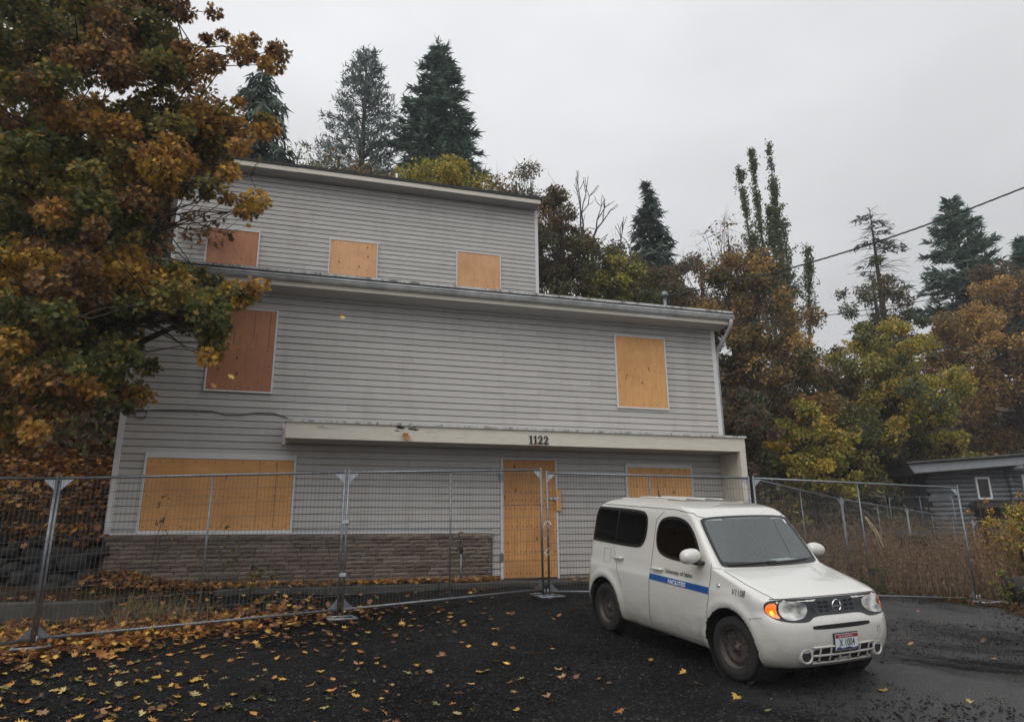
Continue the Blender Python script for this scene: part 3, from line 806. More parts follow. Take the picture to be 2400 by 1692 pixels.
def glass(name, tint, refl):
    t = NT(name); t.n.remove(t.b)
    tr = t.n.new('ShaderNodeBsdfTransparent'); tr.inputs[0].default_value = tint + (1,)
    gl = t.n.new('ShaderNodeBsdfGlossy'); gl.inputs['Roughness'].default_value = .015; gl.inputs[0].default_value = (.95, 1, 1, 1)
    lw = t.n.new('ShaderNodeLayerWeight'); lw.inputs[0].default_value = .25
    fr_ = t.math('MULTIPLY_ADD', lw.outputs['Fresnel'], .9 if refl > .05 else .5, refl)
    mx = t.n.new('ShaderNodeMixShader'); t.l.new(fr_, mx.inputs[0]); t.l.new(tr.outputs[0], mx.inputs[1]); t.l.new(gl.outputs[0], mx.inputs[2])
    t.l.new(mx.outputs[0], t.out.inputs['Surface'])
glass('clear_glass', (.80, .86, .86), .13); glass('tinted_glass', (.03, .03, .033), .01); glass('house_glass', (.1, .1, .1), .05)

CS = .95
car = tag(empty('car', (3.3028 * CS, 7.3686 * CS, 1.6 + CS * (.1588 - 1.6)), (R(1.539), R(5.069), R(-66.333)), CS),
          'boxy white utility car with a blue door stripe parked nose towards the street', 'car')
#        z     xf     xr     w    crown rcf   rcr
LV = [(0.2, -0.21, -3.68, 0.71, 0.08, 0.32, 0.18), (0.23, -0.11, -3.72, 0.765, 0.08, 0.32, 0.18), (0.28, -0.055, -3.75, 0.8, 0.08, 0.32, 0.18), (0.36, -0.02, -3.77, 0.828, 0.08, 0.32, 0.18), (0.46, 0, -3.78, 0.842, 0.08, 0.32, 0.18), (0.55, -0.004, -3.785, 0.8475, 0.08, 0.31, 0.18), (0.62, -0.014, -3.785, 0.8475, 0.08, 0.3, 0.18), (0.67, -0.032, -3.785, 0.8475, 0.08, 0.29, 0.18), (0.71, -0.058, -3.785, 0.847, 0.08, 0.28, 0.18), (0.755, -0.085, -3.785, 0.846, 0.09, 0.27, 0.18), (0.81, -0.095, -3.785, 0.845, 0.09, 0.26, 0.18), (0.855, -0.108, -3.785, 0.842, 0.09, 0.26, 0.18), (0.89, -0.14, -3.785, 0.834, 0.09, 0.26, 0.18), (0.925, -0.22, -3.785, 0.824, 0.1, 0.25, 0.18), (0.965, -0.36, -3.785, 0.816, 0.1, 0.23, 0.18), (1.005, -0.52, -3.785, 0.81, 0.09, 0.2, 0.18), (1.045, -0.69, -3.785, 0.805, 0.08, 0.16, 0.18), (1.078, -0.825, -3.78, 0.8, 0.08, 0.12, 0.18), (1.095, -0.88, -3.78, 0.797, 0.08, 0.1, 0.18), (1.13, -0.908, -3.775, 0.791, 0.085, 0.09, 0.18), (1.25, -1.005, -3.765, 0.772, 0.085, 0.09, 0.18), (1.4, -1.13, -3.75, 0.75, 0.085, 0.09, 0.18), (1.52, -1.228, -3.735, 0.732, 0.085, 0.09, 0.18), (1.6, -1.297, -3.715, 0.716, 0.08, 0.1, 0.18), (1.655, -1.36, -3.69, 0.698, 0.08, 0.12, 0.18), (1.7, -1.44, -3.65, 0.672, 0.09, 0.15, 0.18), (1.74, -1.6, -3.57, 0.62, 0.1, 0.18, 0.18), (1.77, -1.86, -3.46, 0.54, 0.1, 0.19, 0.17), (1.79, -2.2, -3.3, 0.42, 0.08, 0.17, 0.15), (1.8, -2.6, -3.12, 0.24, 0.05, 0.1, 0.1), (1.803, -2.85, -2.98, 0.07, 0.01, 0.03, 0.03)]
LV = np.array(LV)
def resample(A, k):
    n = len(A); out = []
    for i in range(n - 1):
        p0, p1, p2, p3 = A[max(i - 1, 0)], A[i], A[i + 1], A[min(i + 2, n - 1)]
        for j in range(k):
            t_ = j / k
            q = .5 * ((2 * p1) + (-p0 + p2) * t_ + (2 * p0 - 5 * p1 + 4 * p2 - p3) * t_ ** 2 + (-p0 + 3 * p1 - 3 * p2 + p3) * t_ ** 3)
            out.append(q)
    out.append(A[-1]); return np.array(out)
LVr = resample(LV, 4)
WX = (-.72, -3.25); WR = .318; AR = .388
def section(l):
    z, xf, xr, w, cr, rf, rr_ = l
    pts = []
    ys = w - rf
    for i in range(10): y = ys * i / 10; pts.append((xf - cr * (y / w) ** 2, y))
    xs = xf - cr * (ys / w) ** 2
    for i in range(10):
        a = math.pi / 2 * i / 10; pts.append((xs - rf * (1 - math.cos(a)), ys + rf * math.sin(a)))
    x0 = xs - rf; x1 = xr + rr_ + .02
    for i in range(120): pts.append((x0 + (x1 - x0) * i / 120, w))
    for i in range(10):
        a = math.pi / 2 * i / 10; pts.append((x1 - rr_ * math.sin(a), w - rr_ * (1 - math.cos(a))))
    yr = w - rr_
    for i in range(9): pts.append((xr + .02 - .02 * (1 - (1 - i / 8) ** 2), yr * (1 - i / 8)))
    out = []
    for x, y in pts:
        y *= 1 - .012 * ((x + 2) / 2) ** 2
        if y > .5 * w:
            for wx in WX:
                d_ = math.hypot(x - wx, z - .335)
                if .2 < z < 1.0: y += .020 * math.exp(-((d_ - .435) / .055) ** 2) * min(1, max(0, (y - .5 * w) / (.35 * w)))
        out.append((x, y))
    return out
secs = [section(l) for l in LVr]
m_ = len(secs[0]); full = 2 * m_ - 2
BV, BF = [], []
for l, sc in zip(LVr, secs):
    BV += [(x, y, l[0]) for x, y in sc] + [(x, -y, l[0]) for x, y in sc[-2:0:-1]]
for i in range(len(secs) - 1):
    for k in range(full):
        k2 = (k + 1) % full
        BF.append((i * full + k, i * full + k2, (i + 1) * full + k2, (i + 1) * full + k))
BF.append(tuple(range(full - 1, -1, -1))); BF.append(tuple((len(secs) - 1) * full + k for k in range(full)))
body_bvh = BVHTree.FromPolygons([Vector(v) for v in BV], BF)
def smooth_poly(p, it=3):
    for _ in range(it):
        q = []
        for i in range(len(p)):
            a, b = Vector(p[i]), Vector(p[(i + 1) % len(p)]); q += [a * .75 + b * .25, a * .25 + b * .75]
        p = [tuple(v) for v in q]
    return p
def inside(poly, x, y):
    r_ = False; j = len(poly) - 1
    for i in range(len(poly)):
        xi, yi = poly[i]; xj, yj = poly[j]
        if (yi > y) != (yj > y) and x < (xj - xi) * (y - yi) / (yj - yi) + xi: r_ = not r_
        j = i
    return r_
def shrink(poly, d):
    n = len(poly); out = []
    ar = sum(poly[i][0] * poly[(i + 1) % n][1] - poly[(i + 1) % n][0] * poly[i][1] for i in range(n))
    sg = 1 if ar > 0 else -1
    for i in range(n):
        a, b, c = Vector(poly[i - 1]), Vector(poly[i]), Vector(poly[(i + 1) % n])
        t_ = (c - a).normalized(); out.append((b.x - sg * t_.y * d, b.y + sg * t_.x * d))
    return out
FW = smooth_poly([(-2.00, 1.58), (-1.75, 1.618), (-1.50, 1.58), (-1.345, 1.45), (-1.225, 1.25), (-1.20, 1.15), (-1.39, 1.105), (-1.74, 1.108), (-1.985, 1.15), (-2.075, 1.26), (-2.08, 1.44)], 2)
RW = smooth_poly([(-3.66, 1.655), (-3.62, 1.665), (-2.46, 1.66), (-2.32, 1.61), (-2.28, 1.50), (-2.30, 1.31), (-2.38, 1.20), (-2.53, 1.175), (-3.64, 1.188), (-3.69, 1.195)], 2)
RWL = smooth_poly([(-3.18, 1.655), (-2.46, 1.66), (-2.32, 1.61), (-2.28, 1.50), (-2.30, 1.31), (-2.38, 1.20), (-2.53, 1.175), (-3.08, 1.19), (-3.24, 1.25), (-3.28, 1.55)], 2)
WS = smooth_poly([(-.68, 1.102), (-.45, 1.097), (0, 1.095), (.45, 1.097), (.68, 1.102), (.712, 1.14), (.672, 1.56), (.645, 1.60), (.45, 1.622), (0, 1.632), (-.45, 1.622), (-.645, 1.60), (-.672, 1.56), (-.712, 1.14)], 2)
FWi, RWi, RWLi, WSi = (shrink(p, d) for p, d in ((FW, .028), (RW, .028), (RWL, .028), (WS, .03)))
# cut the openings, and round the wheel arches
cut = []
bvs = [Vector(v) for v in BV]
for f in BF:
    if len(f) > 4: cut.append(f); continue
    c = (bvs[f[0]] + bvs[f[1]] + bvs[f[2]] + bvs[f[3]]) / 4
    if abs(c.y) > .55 and min(math.hypot(c.x - wx, c.z - .335) for wx in WX) < AR: continue
    if abs(c.y) > .6:
        if inside(FWi, c.x, c.z): continue
        if inside(RWi if c.y < 0 else RWLi, c.x, c.z): continue
    if c.x > -1.7 and c.z > 1.09 and inside(WSi, c.y, c.z): continue
    cut.append(f)
used = set(i for f in cut for i in f)
for i in used:
    v = bvs[i]
    if abs(v.y) > .55 and .2 < v.z < 1:
        for wx in WX:
            d_ = math.hypot(v.x - wx, v.z - .335)
            if d_ < AR + .012:
                k = AR / max(d_, 1e-6); v.x = wx + (v.x - wx) * k; v.z = .335 + (v.z - .335) * k
bmb = MB().add(bvs, cut)
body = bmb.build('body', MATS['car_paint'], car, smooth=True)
bm = bmesh.new(); bm.from_mesh(body.data); bmesh.ops.delete(bm, geom=[v for v in bm.verts if not v.link_faces], context='VERTS'); bm.to_mesh(body.data)
# dark inner lining
for v in list(bm.verts): v.co = v.co - v.normal * .03
bm.normal_update(); lin_me = bpy.data.meshes.new('inner_lining')
bmesh.ops.delete(bm, geom=[v for v in bm.verts if v.co.z < .55], context='VERTS')
bm.to_mesh(lin_me); bm.free(); lin_me.materials.append(MATS['interior']); link(bpy.data.objects.new('inner_lining', lin_me), car)
# wheel housings and arch lips
for wx in WX:
    for s in (-1, 1):
        pr = [(AR + .006, .80 * s), (AR + .008, .45 * s), (.02, .44 * s)]
        MB().lathe(pr, 40, 1, (wx, 0, .335)).build('wheel_housing', MATS['cavity'], car)
def cast(o, d):
    h = body_bvh.ray_cast(Vector(o), Vector(d).normalized()); return h
def project(pts2, mode, lift=.003):
    """2-D points -> points on the body: 'R' right side (x,z), 'L' left side (x,z), 'F' front (y,z), 'T' top (x,y)"""
    out = []
    for a, b in pts2:
        if mode in 'RL':
            s = -1 if mode == 'R' else 1; o, d = (a, s * 3, b), (0, -s, 0)
        elif mode == 'F': o, d = (2, a, b), (-1, 0, 0)
        elif mode == 'B': o, d = (-7, a, b), (1, 0, 0)
        else: o, d = (a, b, 4), (0, 0, -1)
        h = cast(o, d)
        if h[0] is None: out.append(Vector(o) + Vector(d) * (3 - .8)); continue
        nr = h[1] if h[1].dot(Vector(d)) < 0 else -h[1]
        out.append(h[0] + (nr * .6 - Vector(d) * .4) * lift)
    return out
from mathutils.geometry import delaunay_2d_cdt
def patch_mb(poly, mode, lift=.003, step=.05, hole=None):
    n = len(poly); pts = [Vector(p) for p in poly]; edges = [(i, (i + 1) % n) for i in range(n)]; cons = list(edges)
    if hole:
        k = len(pts); pts += [Vector(p) for p in hole]; cons += [(k + i, k + (i + 1) % len(hole)) for i in range(len(hole))]
    xs = [p[0] for p in poly]; zs = [p[1] for p in poly]
    ip = shrink(poly, step * .35)
    x = min(xs)
    while x < max(xs):
        z = min(zs)
        while z < max(zs):
            if inside(ip, x, z) and not (hole and inside(shrink(hole, -step * .35), x, z)): pts.append(Vector((x, z)))
            z += step
        x += step
    r_ = delaunay_2d_cdt(pts, cons, [], 1, 1e-5)
    v2, fs_ = r_[0], r_[2]
    keep = []
    for f in fs_:
        c = sum((v2[i] for i in f), Vector((0, 0))) / len(f)
        if inside(poly, c.x, c.y) and not (hole and inside(hole, c.x, c.y)): keep.append(tuple(f))
    return MB().add(project([tuple(v) for v in v2], mode, lift), keep)
def patch(name, mat, poly, mode, lift=.003, step=.05, parent=None, hole=None, smooth=True):
    return patch_mb(poly, mode, lift, step, hole).build(name, MATS[mat], parent or car, smooth=smooth)
def seam(name, pts2, mode, w=.005, lift=.0018, parent=None, mat='mask_black', sub=14):
    P = []
    for a, b in zip(pts2[:-1], pts2[1:]):
        for i in range(sub): P.append((a[0] + (b[0] - a[0]) * i / sub, a[1] + (b[1] - a[1]) * i / sub))
    P.append(pts2[-1])
    q = project(P, mode, lift)
    q = [p for i, p in enumerate(q) if i == 0 or (p - q[i - 1]).length > 1e-5]
    return MB().tube(q, w / 2, 5).build(name, MATS[mat], parent or car)
# glass
for mode, fw_, rw_ in (('R', FW, RW), ('L', FW, RWL)):
    for pl, pin in ((fw_, FWi), (rw_, RWi if mode == 'R' else RWLi)):
        fr_ = patch('side_window', 'tinted_glass', pl, mode, .005)
        patch('window_seal', 'mask_black', pl, mode, .008, parent=fr_, hole=shrink(pl, .032))
ws = patch('windshield', 'clear_glass', WS, 'F', .005)
patch('windshield_border', 'mask_black', WS, 'F', .008, parent=ws, hole=smooth_poly([(-.60, 1.150), (-.3, 1.142), (0, 1.140), (.3, 1.142), (.60, 1.150), (.672, 1.156), (.664, 1.25), (.630, 1.53), (.615, 1.580), (.52, 1.596), (0, 1.610), (-.52, 1.596), (-.615, 1.580), (-.630, 1.53), (-.664, 1.25), (-.672, 1.156)], 1))
patch('inspection_sticker', 'decal_white', [(.575, 1.525), (.603, 1.525), (.596, 1.572), (.568, 1.572)], 'F', .007, parent=ws)
patch('rear_window', 'tinted_glass', smooth_poly([(-.64, 1.20), (.5, 1.20), (.52, 1.62), (-.60, 1.62)], 2), 'B', .004)
# B-pillar divider in the rear side glass
seam('window_divider', [(-3.00, 1.19), (-2.97, 1.655)], 'R', .03, .006)
# wipers, cowl
for a, b in (((-.62, 1.118), (.02, 1.138)), ((-.10, 1.118), (.55, 1.140))):
    q = project([(a[0] + (b[0] - a[0]) * i / 10, a[1] + (b[1] - a[1]) * i / 10) for i in range(11)], 'F', .02)
    MB().tube(q, .007, 6).build('wiper', MATS['black_plastic'], car)
# seams
for md in 'RL':
    seam('panel_gap', [(-1.065, .29), (-1.03, .80), (-1.015, 1.03), (-1.03, 1.14)], md); seam('panel_gap', [(-2.17, .27), (-2.145, .9), (-2.11, 1.55), (-1.98, 1.655)], md)
    seam('panel_gap', [(-2.17, .27), (-2.0, .258), (-1.065, .29)], md, .004)
    seam('panel_gap', [(-3.05, 1.15), (-2.88, .82), (-2.78, .66)], md, .004)
    seam('roof_gap', [(-1.36, 1.610), (-1.46, 1.660), (-1.75, 1.690), (-3.5, 1.70)], md, .008)
seam('panel_gap', [(-.93, 1.088), (-1.03, 1.10)], 'R', .004)
for s in (-1, 1): seam('hood_gap', [(-.88, s * .735), (-.55, s * .748), (-.33, s * .735), (-.20, s * .70)], 'T', .006)
seam('hood_front_gap', [(-.74, .880), (-.35, .885), (0, .887), (.35, .885), (.74, .880)], 'F', .010)
for y_ in (-.46, -.16, .16, .46): seam('roof_rib', [(-3.30, y_), (-2.25, y_ * .98)], 'T', .022, .001, mat='car_paint')
seam('fuel_flap_line', [(-3.275, 1.105), (-3.10, 1.105), (-3.10, .925), (-3.275, .925), (-3.275, 1.105)], 'R', .003)
seam('bumper_gap', [(-.26, .70), (-.40, .675), (-.38, .655)], 'R', .004)
# front mask, lamps, grille
mask = patch('front_mask', 'mask_black', smooth_poly([(-.72, .876), (-.35, .878), (0, .880), (.35, .878), (.72, .876), (.785, .85), (.80, .79), (.78, .72), (.70, .682), (.48, .668), (.40, .675), (.31, .718), (0, .716), (-.31, .718), (-.40, .675), (-.48, .668), (-.70, .682), (-.78, .72), (-.80, .79), (-.785, .85)], 2), 'F', .004, .04)
patch('grille_panel', 'grille_grey', smooth_poly([(-.305, .868), (0, .870), (.305, .868), (.30, .735), (.25, .727), (0, .725), (-.25, .727), (-.30, .735)], 1), 'F', .007, .04, parent=mask)
for s in (-1, 1):
    for r_ in range(3):
        for c_ in range(2):
            y, z = s * (.135 + c_ * .080), .755 + r_ * .040
            patch('grille_slot', 'cavity', smooth_poly([(y - .030, z - .011), (y + .030, z - .011), (y + .030, z + .011), (y - .030, z + .011)], 2), 'F', .0095, .04, parent=mask)
    hl = patch('headlight', 'lamp_lens', smooth_poly([(s * .40, .838), (s * .52, .856), (s * .62, .864), (s * .685, .852), (s * .70, .77), (s * .675, .70), (s * .60, .688), (s * .47, .70), (s * .385, .745), (s * .375, .80)], 2), 'F', .009, .03)
    patch('inner_lamp', 'lamp_lens', [(s * .440 + .052 * math.cos(a * .524), .780 + .055 * math.sin(a * .524)) for a in range(12)], 'F', .013, .03, parent=hl)
    am = patch('indicator', 'amber_lens', smooth_poly([(s * .705, .848), (s * .770, .838), (s * .795, .79), (s * .775, .722), (s * .700, .702), (s * .718, .77)], 1), 'F', .010, .02, parent=hl)
    patch('indicator_bulb', 'amber_bulb', [(s * .752 + .014 * math.cos(a * .785), .755 + .026 * math.sin(a * .785)) for a in range(8)], 'F', .014, .02, parent=hl)
# round badge
c = project([(0, .795)], 'F', .014)[0]
bd = MB()
ring = [Vector((c.x, .058 * math.cos(a * math.pi / 14), c.z + .058 * math.sin(a * math.pi / 14))) for a in range(29)]
bd.tube(ring, .0065, 6); bd.box((c.x - .004, -.075, c.z - .009), (c.x + .006, .075, c.z + .009))
bd.build('badge', MATS['chrome'], mask, smooth=False)
patch('air_slot', 'cavity', smooth_poly([(-.38, .596), (.38, .596), (.395, .618), (.38, .638), (-.38, .638), (-.395, .618)], 2), 'F', .003, .05)
lg = patch('lower_grille', 'cavity', smooth_poly([(-.39, .290), (.39, .290), (.415, .36), (.39, .428), (-.39, .428), (-.415, .36)], 1), 'F', .003, .05)
def bar(y0, z0, y1, z1, r_):
    q = project([(y0 + (y1 - y0) * i / 8, z0 + (z1 - z0) * i / 8) for i in range(9)], 'F', .009)
    MB().tube(q, r_, 6).build('grille_bar', MATS['car_paint'], lg, smooth=True)
bar(-.40, .358, .40, .358, .012)
for y in (-.33, -.195, -.066, .066, .195, .33): bar(y, .295, y, .426, .009)
bar(-.41, .437, .41, .437, .011)
bar(-.40, .282, .40, .282, .010)
for s in (-1, 1):
    c = project([(s * .485, .360)], 'F', .0)[0]
    m = MB(); dirv = Vector((1, s * .12, 0)).normalized()
    side = Vector((-dirv.y, dirv.x, 0)); upz = Vector((0, 0, 1))
    prof_ = [(.052, -.03), (.054, .012), (.064, .020), (.075, .014), (.088, -.012)]
    vs_, fs_ = [], []
    for r_, t_ in prof_:
        for k in range(24):
            a = 2 * math.pi * k / 24; vs_.append(c + dirv * t_ + side * r_ * math.cos(a) + upz * r_ * math.sin(a))
    for i in range(len(prof_) - 1):
        for k in range(24): fs_.append((i * 24 + k, i * 24 + (k + 1) % 24, (i + 1) * 24 + (k + 1) % 24, (i + 1) * 24 + k))
    fo = m.add(vs_, fs_).build('fog_lamp_ring', MATS['car_paint'], car, smooth=True)
    MB().add([c + dirv * .008 + side * .053 * math.cos(k * .2618) + upz * .053 * math.sin(k * .2618) for k in range(24)], [tuple(range(24))]).build('fog_recess', MATS['grille_grey'], fo)
seam('tow_cover', [(.50, .57), (.54, .57), (.54, .51), (.50, .51), (.50, .57)], 'F', .003)
# licence plate
def text_mb(s, size, bold=0, spacing=1.0):
    cu = bpy.data.curves.new('lettering', 'FONT'); cu.body = s; cu.size = size; cu.offset = bold; cu.space_character = spacing
    cu.resolution_u = 3
    ob = bpy.data.objects.new('lettering', cu); COL.objects.link(ob)
    dg = bpy.context.evaluated_depsgraph_get(); me = bpy.data.meshes.new_from_object(ob.evaluated_get(dg))
    v = [tuple(p.co) for p in me.vertices]; f = [tuple(p.vertices) for p in me.polygons]
    bpy.data.objects.remove(ob); bpy.data.curves.remove(cu); bpy.data.meshes.remove(me)
    return v, f
def fit(v, x0, x1, z0, z1):
    a = np.array(v)[:, :2]; lo, hi = a.min(0), a.max(0)
    return [((p[0] - lo[0]) / (hi[0] - lo[0]) * (x1 - x0) + x0, (p[1] - lo[1]) / (hi[1] - lo[1]) * (z1 - z0) + z0) for p in a]
px_ = .012; PZ = -.045
pl = MB().box((px_ - .02, -.165, .425 + PZ), (px_, .165, .60 + PZ)).build('licence_plate', MATS['black_plastic'], car, bevel=.004)
MB().box((px_ + .001, -.155, .437 + PZ), (px_ + .004, .155, .590 + PZ)).build('plate_face', MATS['plate_white'], pl, bevel=.001)
MB().box((px_ + .0045, -.152, .553 + PZ), (px_ + .0055, .152, .587 + PZ)).build('red_band', MATS['plate_red'], pl)
MB().add([(px_ + .005, y, z + PZ) for y, z in ((-.15, .44), (.15, .44), (.15, .462), (.09, .452), (.02, .468), (-.06, .455), (-.11, .472), (-.15, .458))], [tuple(range(8))]).build('blue_foot', MATS['plate_blue'], pl)
v, f = text_mb('X 1004', .09, .001)
MB().add([(px_ + .0062, a, b + PZ) for a, b in fit(v, -.105, .105, .473, .545)], f).build('plate_number', MATS['decal_black'], pl)
v, f = text_mb('Scenic IDAHO', .03)
MB().add([(px_ + .0068, a, b + PZ) for a, b in fit(v, -.11, .08, .560, .581)], f).build('plate_state', MATS['decal_white'], pl)
# door stripe and lettering on both doors
for mode in 'RL':
    sg = 1 if mode == 'R' else -1
    st = patch('blue_stripe', 'decal_blue', [(-2.143, .837), (-1.75, .832), (-1.35, .824), (-1.036, .818), (-1.032, .889), (-1.35, .893), (-1.75, .899), (-2.140, .904)], mode, .005, .03)
    for txt, (x0, x1, z0, z1), mat_, bold, spc in (('University of Idaho', (-1.842, -1.325, .930, .998), 'decal_black', .0008, .95), ('FACILITIES', (-1.755, -1.425, .836, .883), 'decal_white', .0022, .95)):
        v, f = text_mb(txt, .1, bold, spc)
        q = fit(v, x0, x1, z0, z1)
        if mode == 'L': q = [(x0 + x1 - a, b) for a, b in q]
        MB().add(project(q, mode, .0075), f).build('lettering', MATS[mat_], st)
    v, f = text_mb('V1108', .1, .0006)
    q = fit(v, -.668, -.472, .865, .929)
    if mode == 'L': q = [(-1.14 - a, b) for a, b in q]
    MB().add(project(q, mode, .005), f).build('fleet_number', MATS['decal_black'], car)
    # handles
    for hx0, hx1, hz in ((-2.105, -1.88, .978), (-3.0, -2.775, 1.018)):
        s = -1 if mode == 'R' else 1
        patch('handle_cup', 'car_paint', [((hx0 + hx1) / 2 + .058 * math.cos(k * .4488), hz + .046 * math.sin(k * .4488)) for k in range(14)], mode, .001, .04)
        q = project([(hx0 + (hx1 - hx0) * k / 8, hz - .005 * math.sin(k / 8 * 3)) for k in range(9)], mode, .001)
        q = [p + Vector((0, s * (.030 if 0 < k < 8 else .006), 0)) for k, p in enumerate(q)]
        MB().tube(q, [.010] + [.017] * 7 + [.010], 8).build('door_handle', MATS['car_paint'], car, smooth=True)
    mk = project([(-.881, .926)], mode, .004)[0]
    MB().lathe([(0, .018), (.012, .014), (.026, 0)], 12, 1, (0, 0, 0)).build('side_marker', MATS['chrome'], car, smooth=True, loc=mk).scale = (1.2, -1 if mode == 'R' else 1, .7)
# mirrors
for s in (-1, 1):
    vs_, fs_ = [], []
    nu, nv = 12, 18
    for i in range(nu + 1):
        a = math.pi * i / nu
        for k in range(nv):
            b = 2 * math.pi * k / nv
            y = -math.cos(a); rad = math.sin(a) ** .6
            px = math.cos(b) * rad; pz = math.sin(b) * rad
            px = math.copysign(abs(px) ** .9, px)
            vs_.append((-1.20 + px * (.10 if px > 0 else .055), s * (.945 + y * .120), 1.207 + pz * .086 - .01 * y))
    for i in range(nu):
        for k in range(nv): fs_.append((i * nv + k, i * nv + (k + 1) % nv, (i + 1) * nv + (k + 1) % nv, (i + 1) * nv + k))
    mi = MB().add(vs_, fs_).build('mirror', MATS['car_paint'], car, smooth=True)
    MB().box((-1.26, s * .77, 1.112), (-1.13, s * .90, 1.150)).build('mirror_arm', MATS['black_plastic'], mi, bevel=.01)
    MB().add([(-1.256, s * (.945 + .095 * math.cos(k * .3927)), 1.207 + .068 * math.sin(k * .3927)) for k in range(16)], [tuple(range(16))]).build('mirror_glass', MATS['chrome'], mi)
# wheels
def wheel(x, s, steer):
    w = bpy.data.objects.new('wheel', None); w.empty_display_size = .1; link(w, car); w.location = (x, s * .70, WR); w.rotation_euler = (0, 0, steer + (math.pi if s > 0 else 0))
    # outward is -Y
    r_ = WR; tp = [(.205, -.085), (.215, -.105), (.25, -.108), (.295, -.102), (.315, -.088), (r_, -.07), (r_, .07), (.315, .095), (.25, .108), (.205, .09)]
    ty = MB().lathe(tp, 48, 1).build('tyre', MATS['tyre'], w, smooth=True)
    gr = MB()
    for zy in (-.045, -.015, .015, .045): gr.lathe([(r_ + .0005, zy - .004), (r_ + .0012, zy), (r_ + .0005, zy + .004)], 48, 1)
    gr.build('tread_groove', MATS['cavity'], ty)
    rp = [(.208, -.088), (.204, -.098), (.196, -.094), (.190, -.055), (.176, -.045), (.165, -.050), (.135, -.062), (.115, -.058), (.085, -.040), (.060, -.046), (.034, -.052), (.030, -.070), (0, -.072)]
    ri = MB().lathe(rp, 48, 1).build('rim', MATS['rusty_wheel'], w, smooth=True)
    h_ = MB()
    for k in range(12):
        a = 2 * math.pi * k / 12; c_ = (.150 * math.cos(a), .150 * math.sin(a))
        h_.add([(c_[0] + .014 * math.cos(j * .785), -.0605 + .0, c_[1] + .014 * math.sin(j * .785)) for j in range(8)], [tuple(range(8))])
    h_.build('vent_hole', MATS['cavity'], ri)['kind'] = 'stuff'
    for k in range(4):
        a = 2 * math.pi * k / 4 + .5
        MB().tube([(.052 * math.cos(a), -.04, .052 * math.sin(a)), (.052 * math.cos(a), -.066, .052 * math.sin(a))], .011, 6).build('lug_nut', MATS['dark_iron'], ri)
for x in WX:
    for s in (-1, 1): wheel(x, s, R(3) if x == WX[0] else 0)
# antenna, rear lamps, underbody, cabin
a0 = project([(-3.05, 0)], 'T', 0)[0]
MB().tube([a0, a0 + Vector((-.02, 0, .03)), a0 + Vector((-.05, 0, .17))], [.022, .012, .005], 8).build('antenna', MATS['black_plastic'], car, smooth=True)
for s in (-1, 1): patch('tail_lamp', 'amber_lens', [(s * .35, .62), (s * .72, .62), (s * .72, .72), (s * .35, .72)], 'B', .004)
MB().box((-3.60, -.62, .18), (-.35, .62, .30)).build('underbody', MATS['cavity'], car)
MB().box((-3.55, -.70, .40), (-1.0, .70, .46)).build('cabin_floor', MATS['interior'], car)
db = MB().prism([(-.95, .78), (-.93, 1.055), (-1.06, 1.085), (-1.30, 1.10), (-1.40, 1.06), (-1.36, .78)], 1, -.70, .70).build('dashboard', MATS['interior'], car, bevel=.01)
MB().add([(-.985, .26, 1.112), (-1.02, .62, 1.116), (-1.26, .56, 1.122), (-1.22, .22, 1.118)], [(0, 1, 2, 3)]).build('paper', MATS['paper'], car)
wc = Vector((-1.55, .36, 1.10)); ax = Vector((-.9, 0, .45)).normalized(); e1 = Vector((0, 1, 0)); e2 = ax.cross(e1)
sw = MB().tube([wc + e1 * .18 * math.cos(k * math.pi / 12) + e2 * .18 * math.sin(k * math.pi / 12) for k in range(25)], .015, 8)
sw.tube([wc - e1 * .17, wc + e1 * .17], .018, 6).tube([wc, wc - ax * .25], .03, 6)
sw.build('steering_wheel', MATS['mask_black'], car, smooth=True)
for y in (-.36, .36):
    st = MB().prism([(-2.35, .50), (-1.85, .46), (-1.80, .62), (-2.20, .66), (-2.42, 1.22), (-2.52, 1.20), (-2.50, .60)], 1, y - .25, y + .25).build('seat', MATS['seat_cloth'], car, bevel=.03)
    MB().prism([(-2.42, 1.26), (-2.40, 1.44), (-2.50, 1.45), (-2.54, 1.26)], 1, y - .13, y + .13).build('headrest', MATS['seat_cloth'], st, bevel=.03)
MB().prism([(-3.25, .50), (-2.80, .46), (-2.75, .66), (-3.10, .70), (-3.35, 1.25), (-3.45, 1.22)], 1, -.62, .62).build('rear_seat', MATS['seat_cloth'], car, bevel=.03)
MB().box((-1.42, -.13, 1.49), (-1.40, .13, 1.555)).build('rear_view_mirror', MATS['mask_black'], car, bevel=.01)
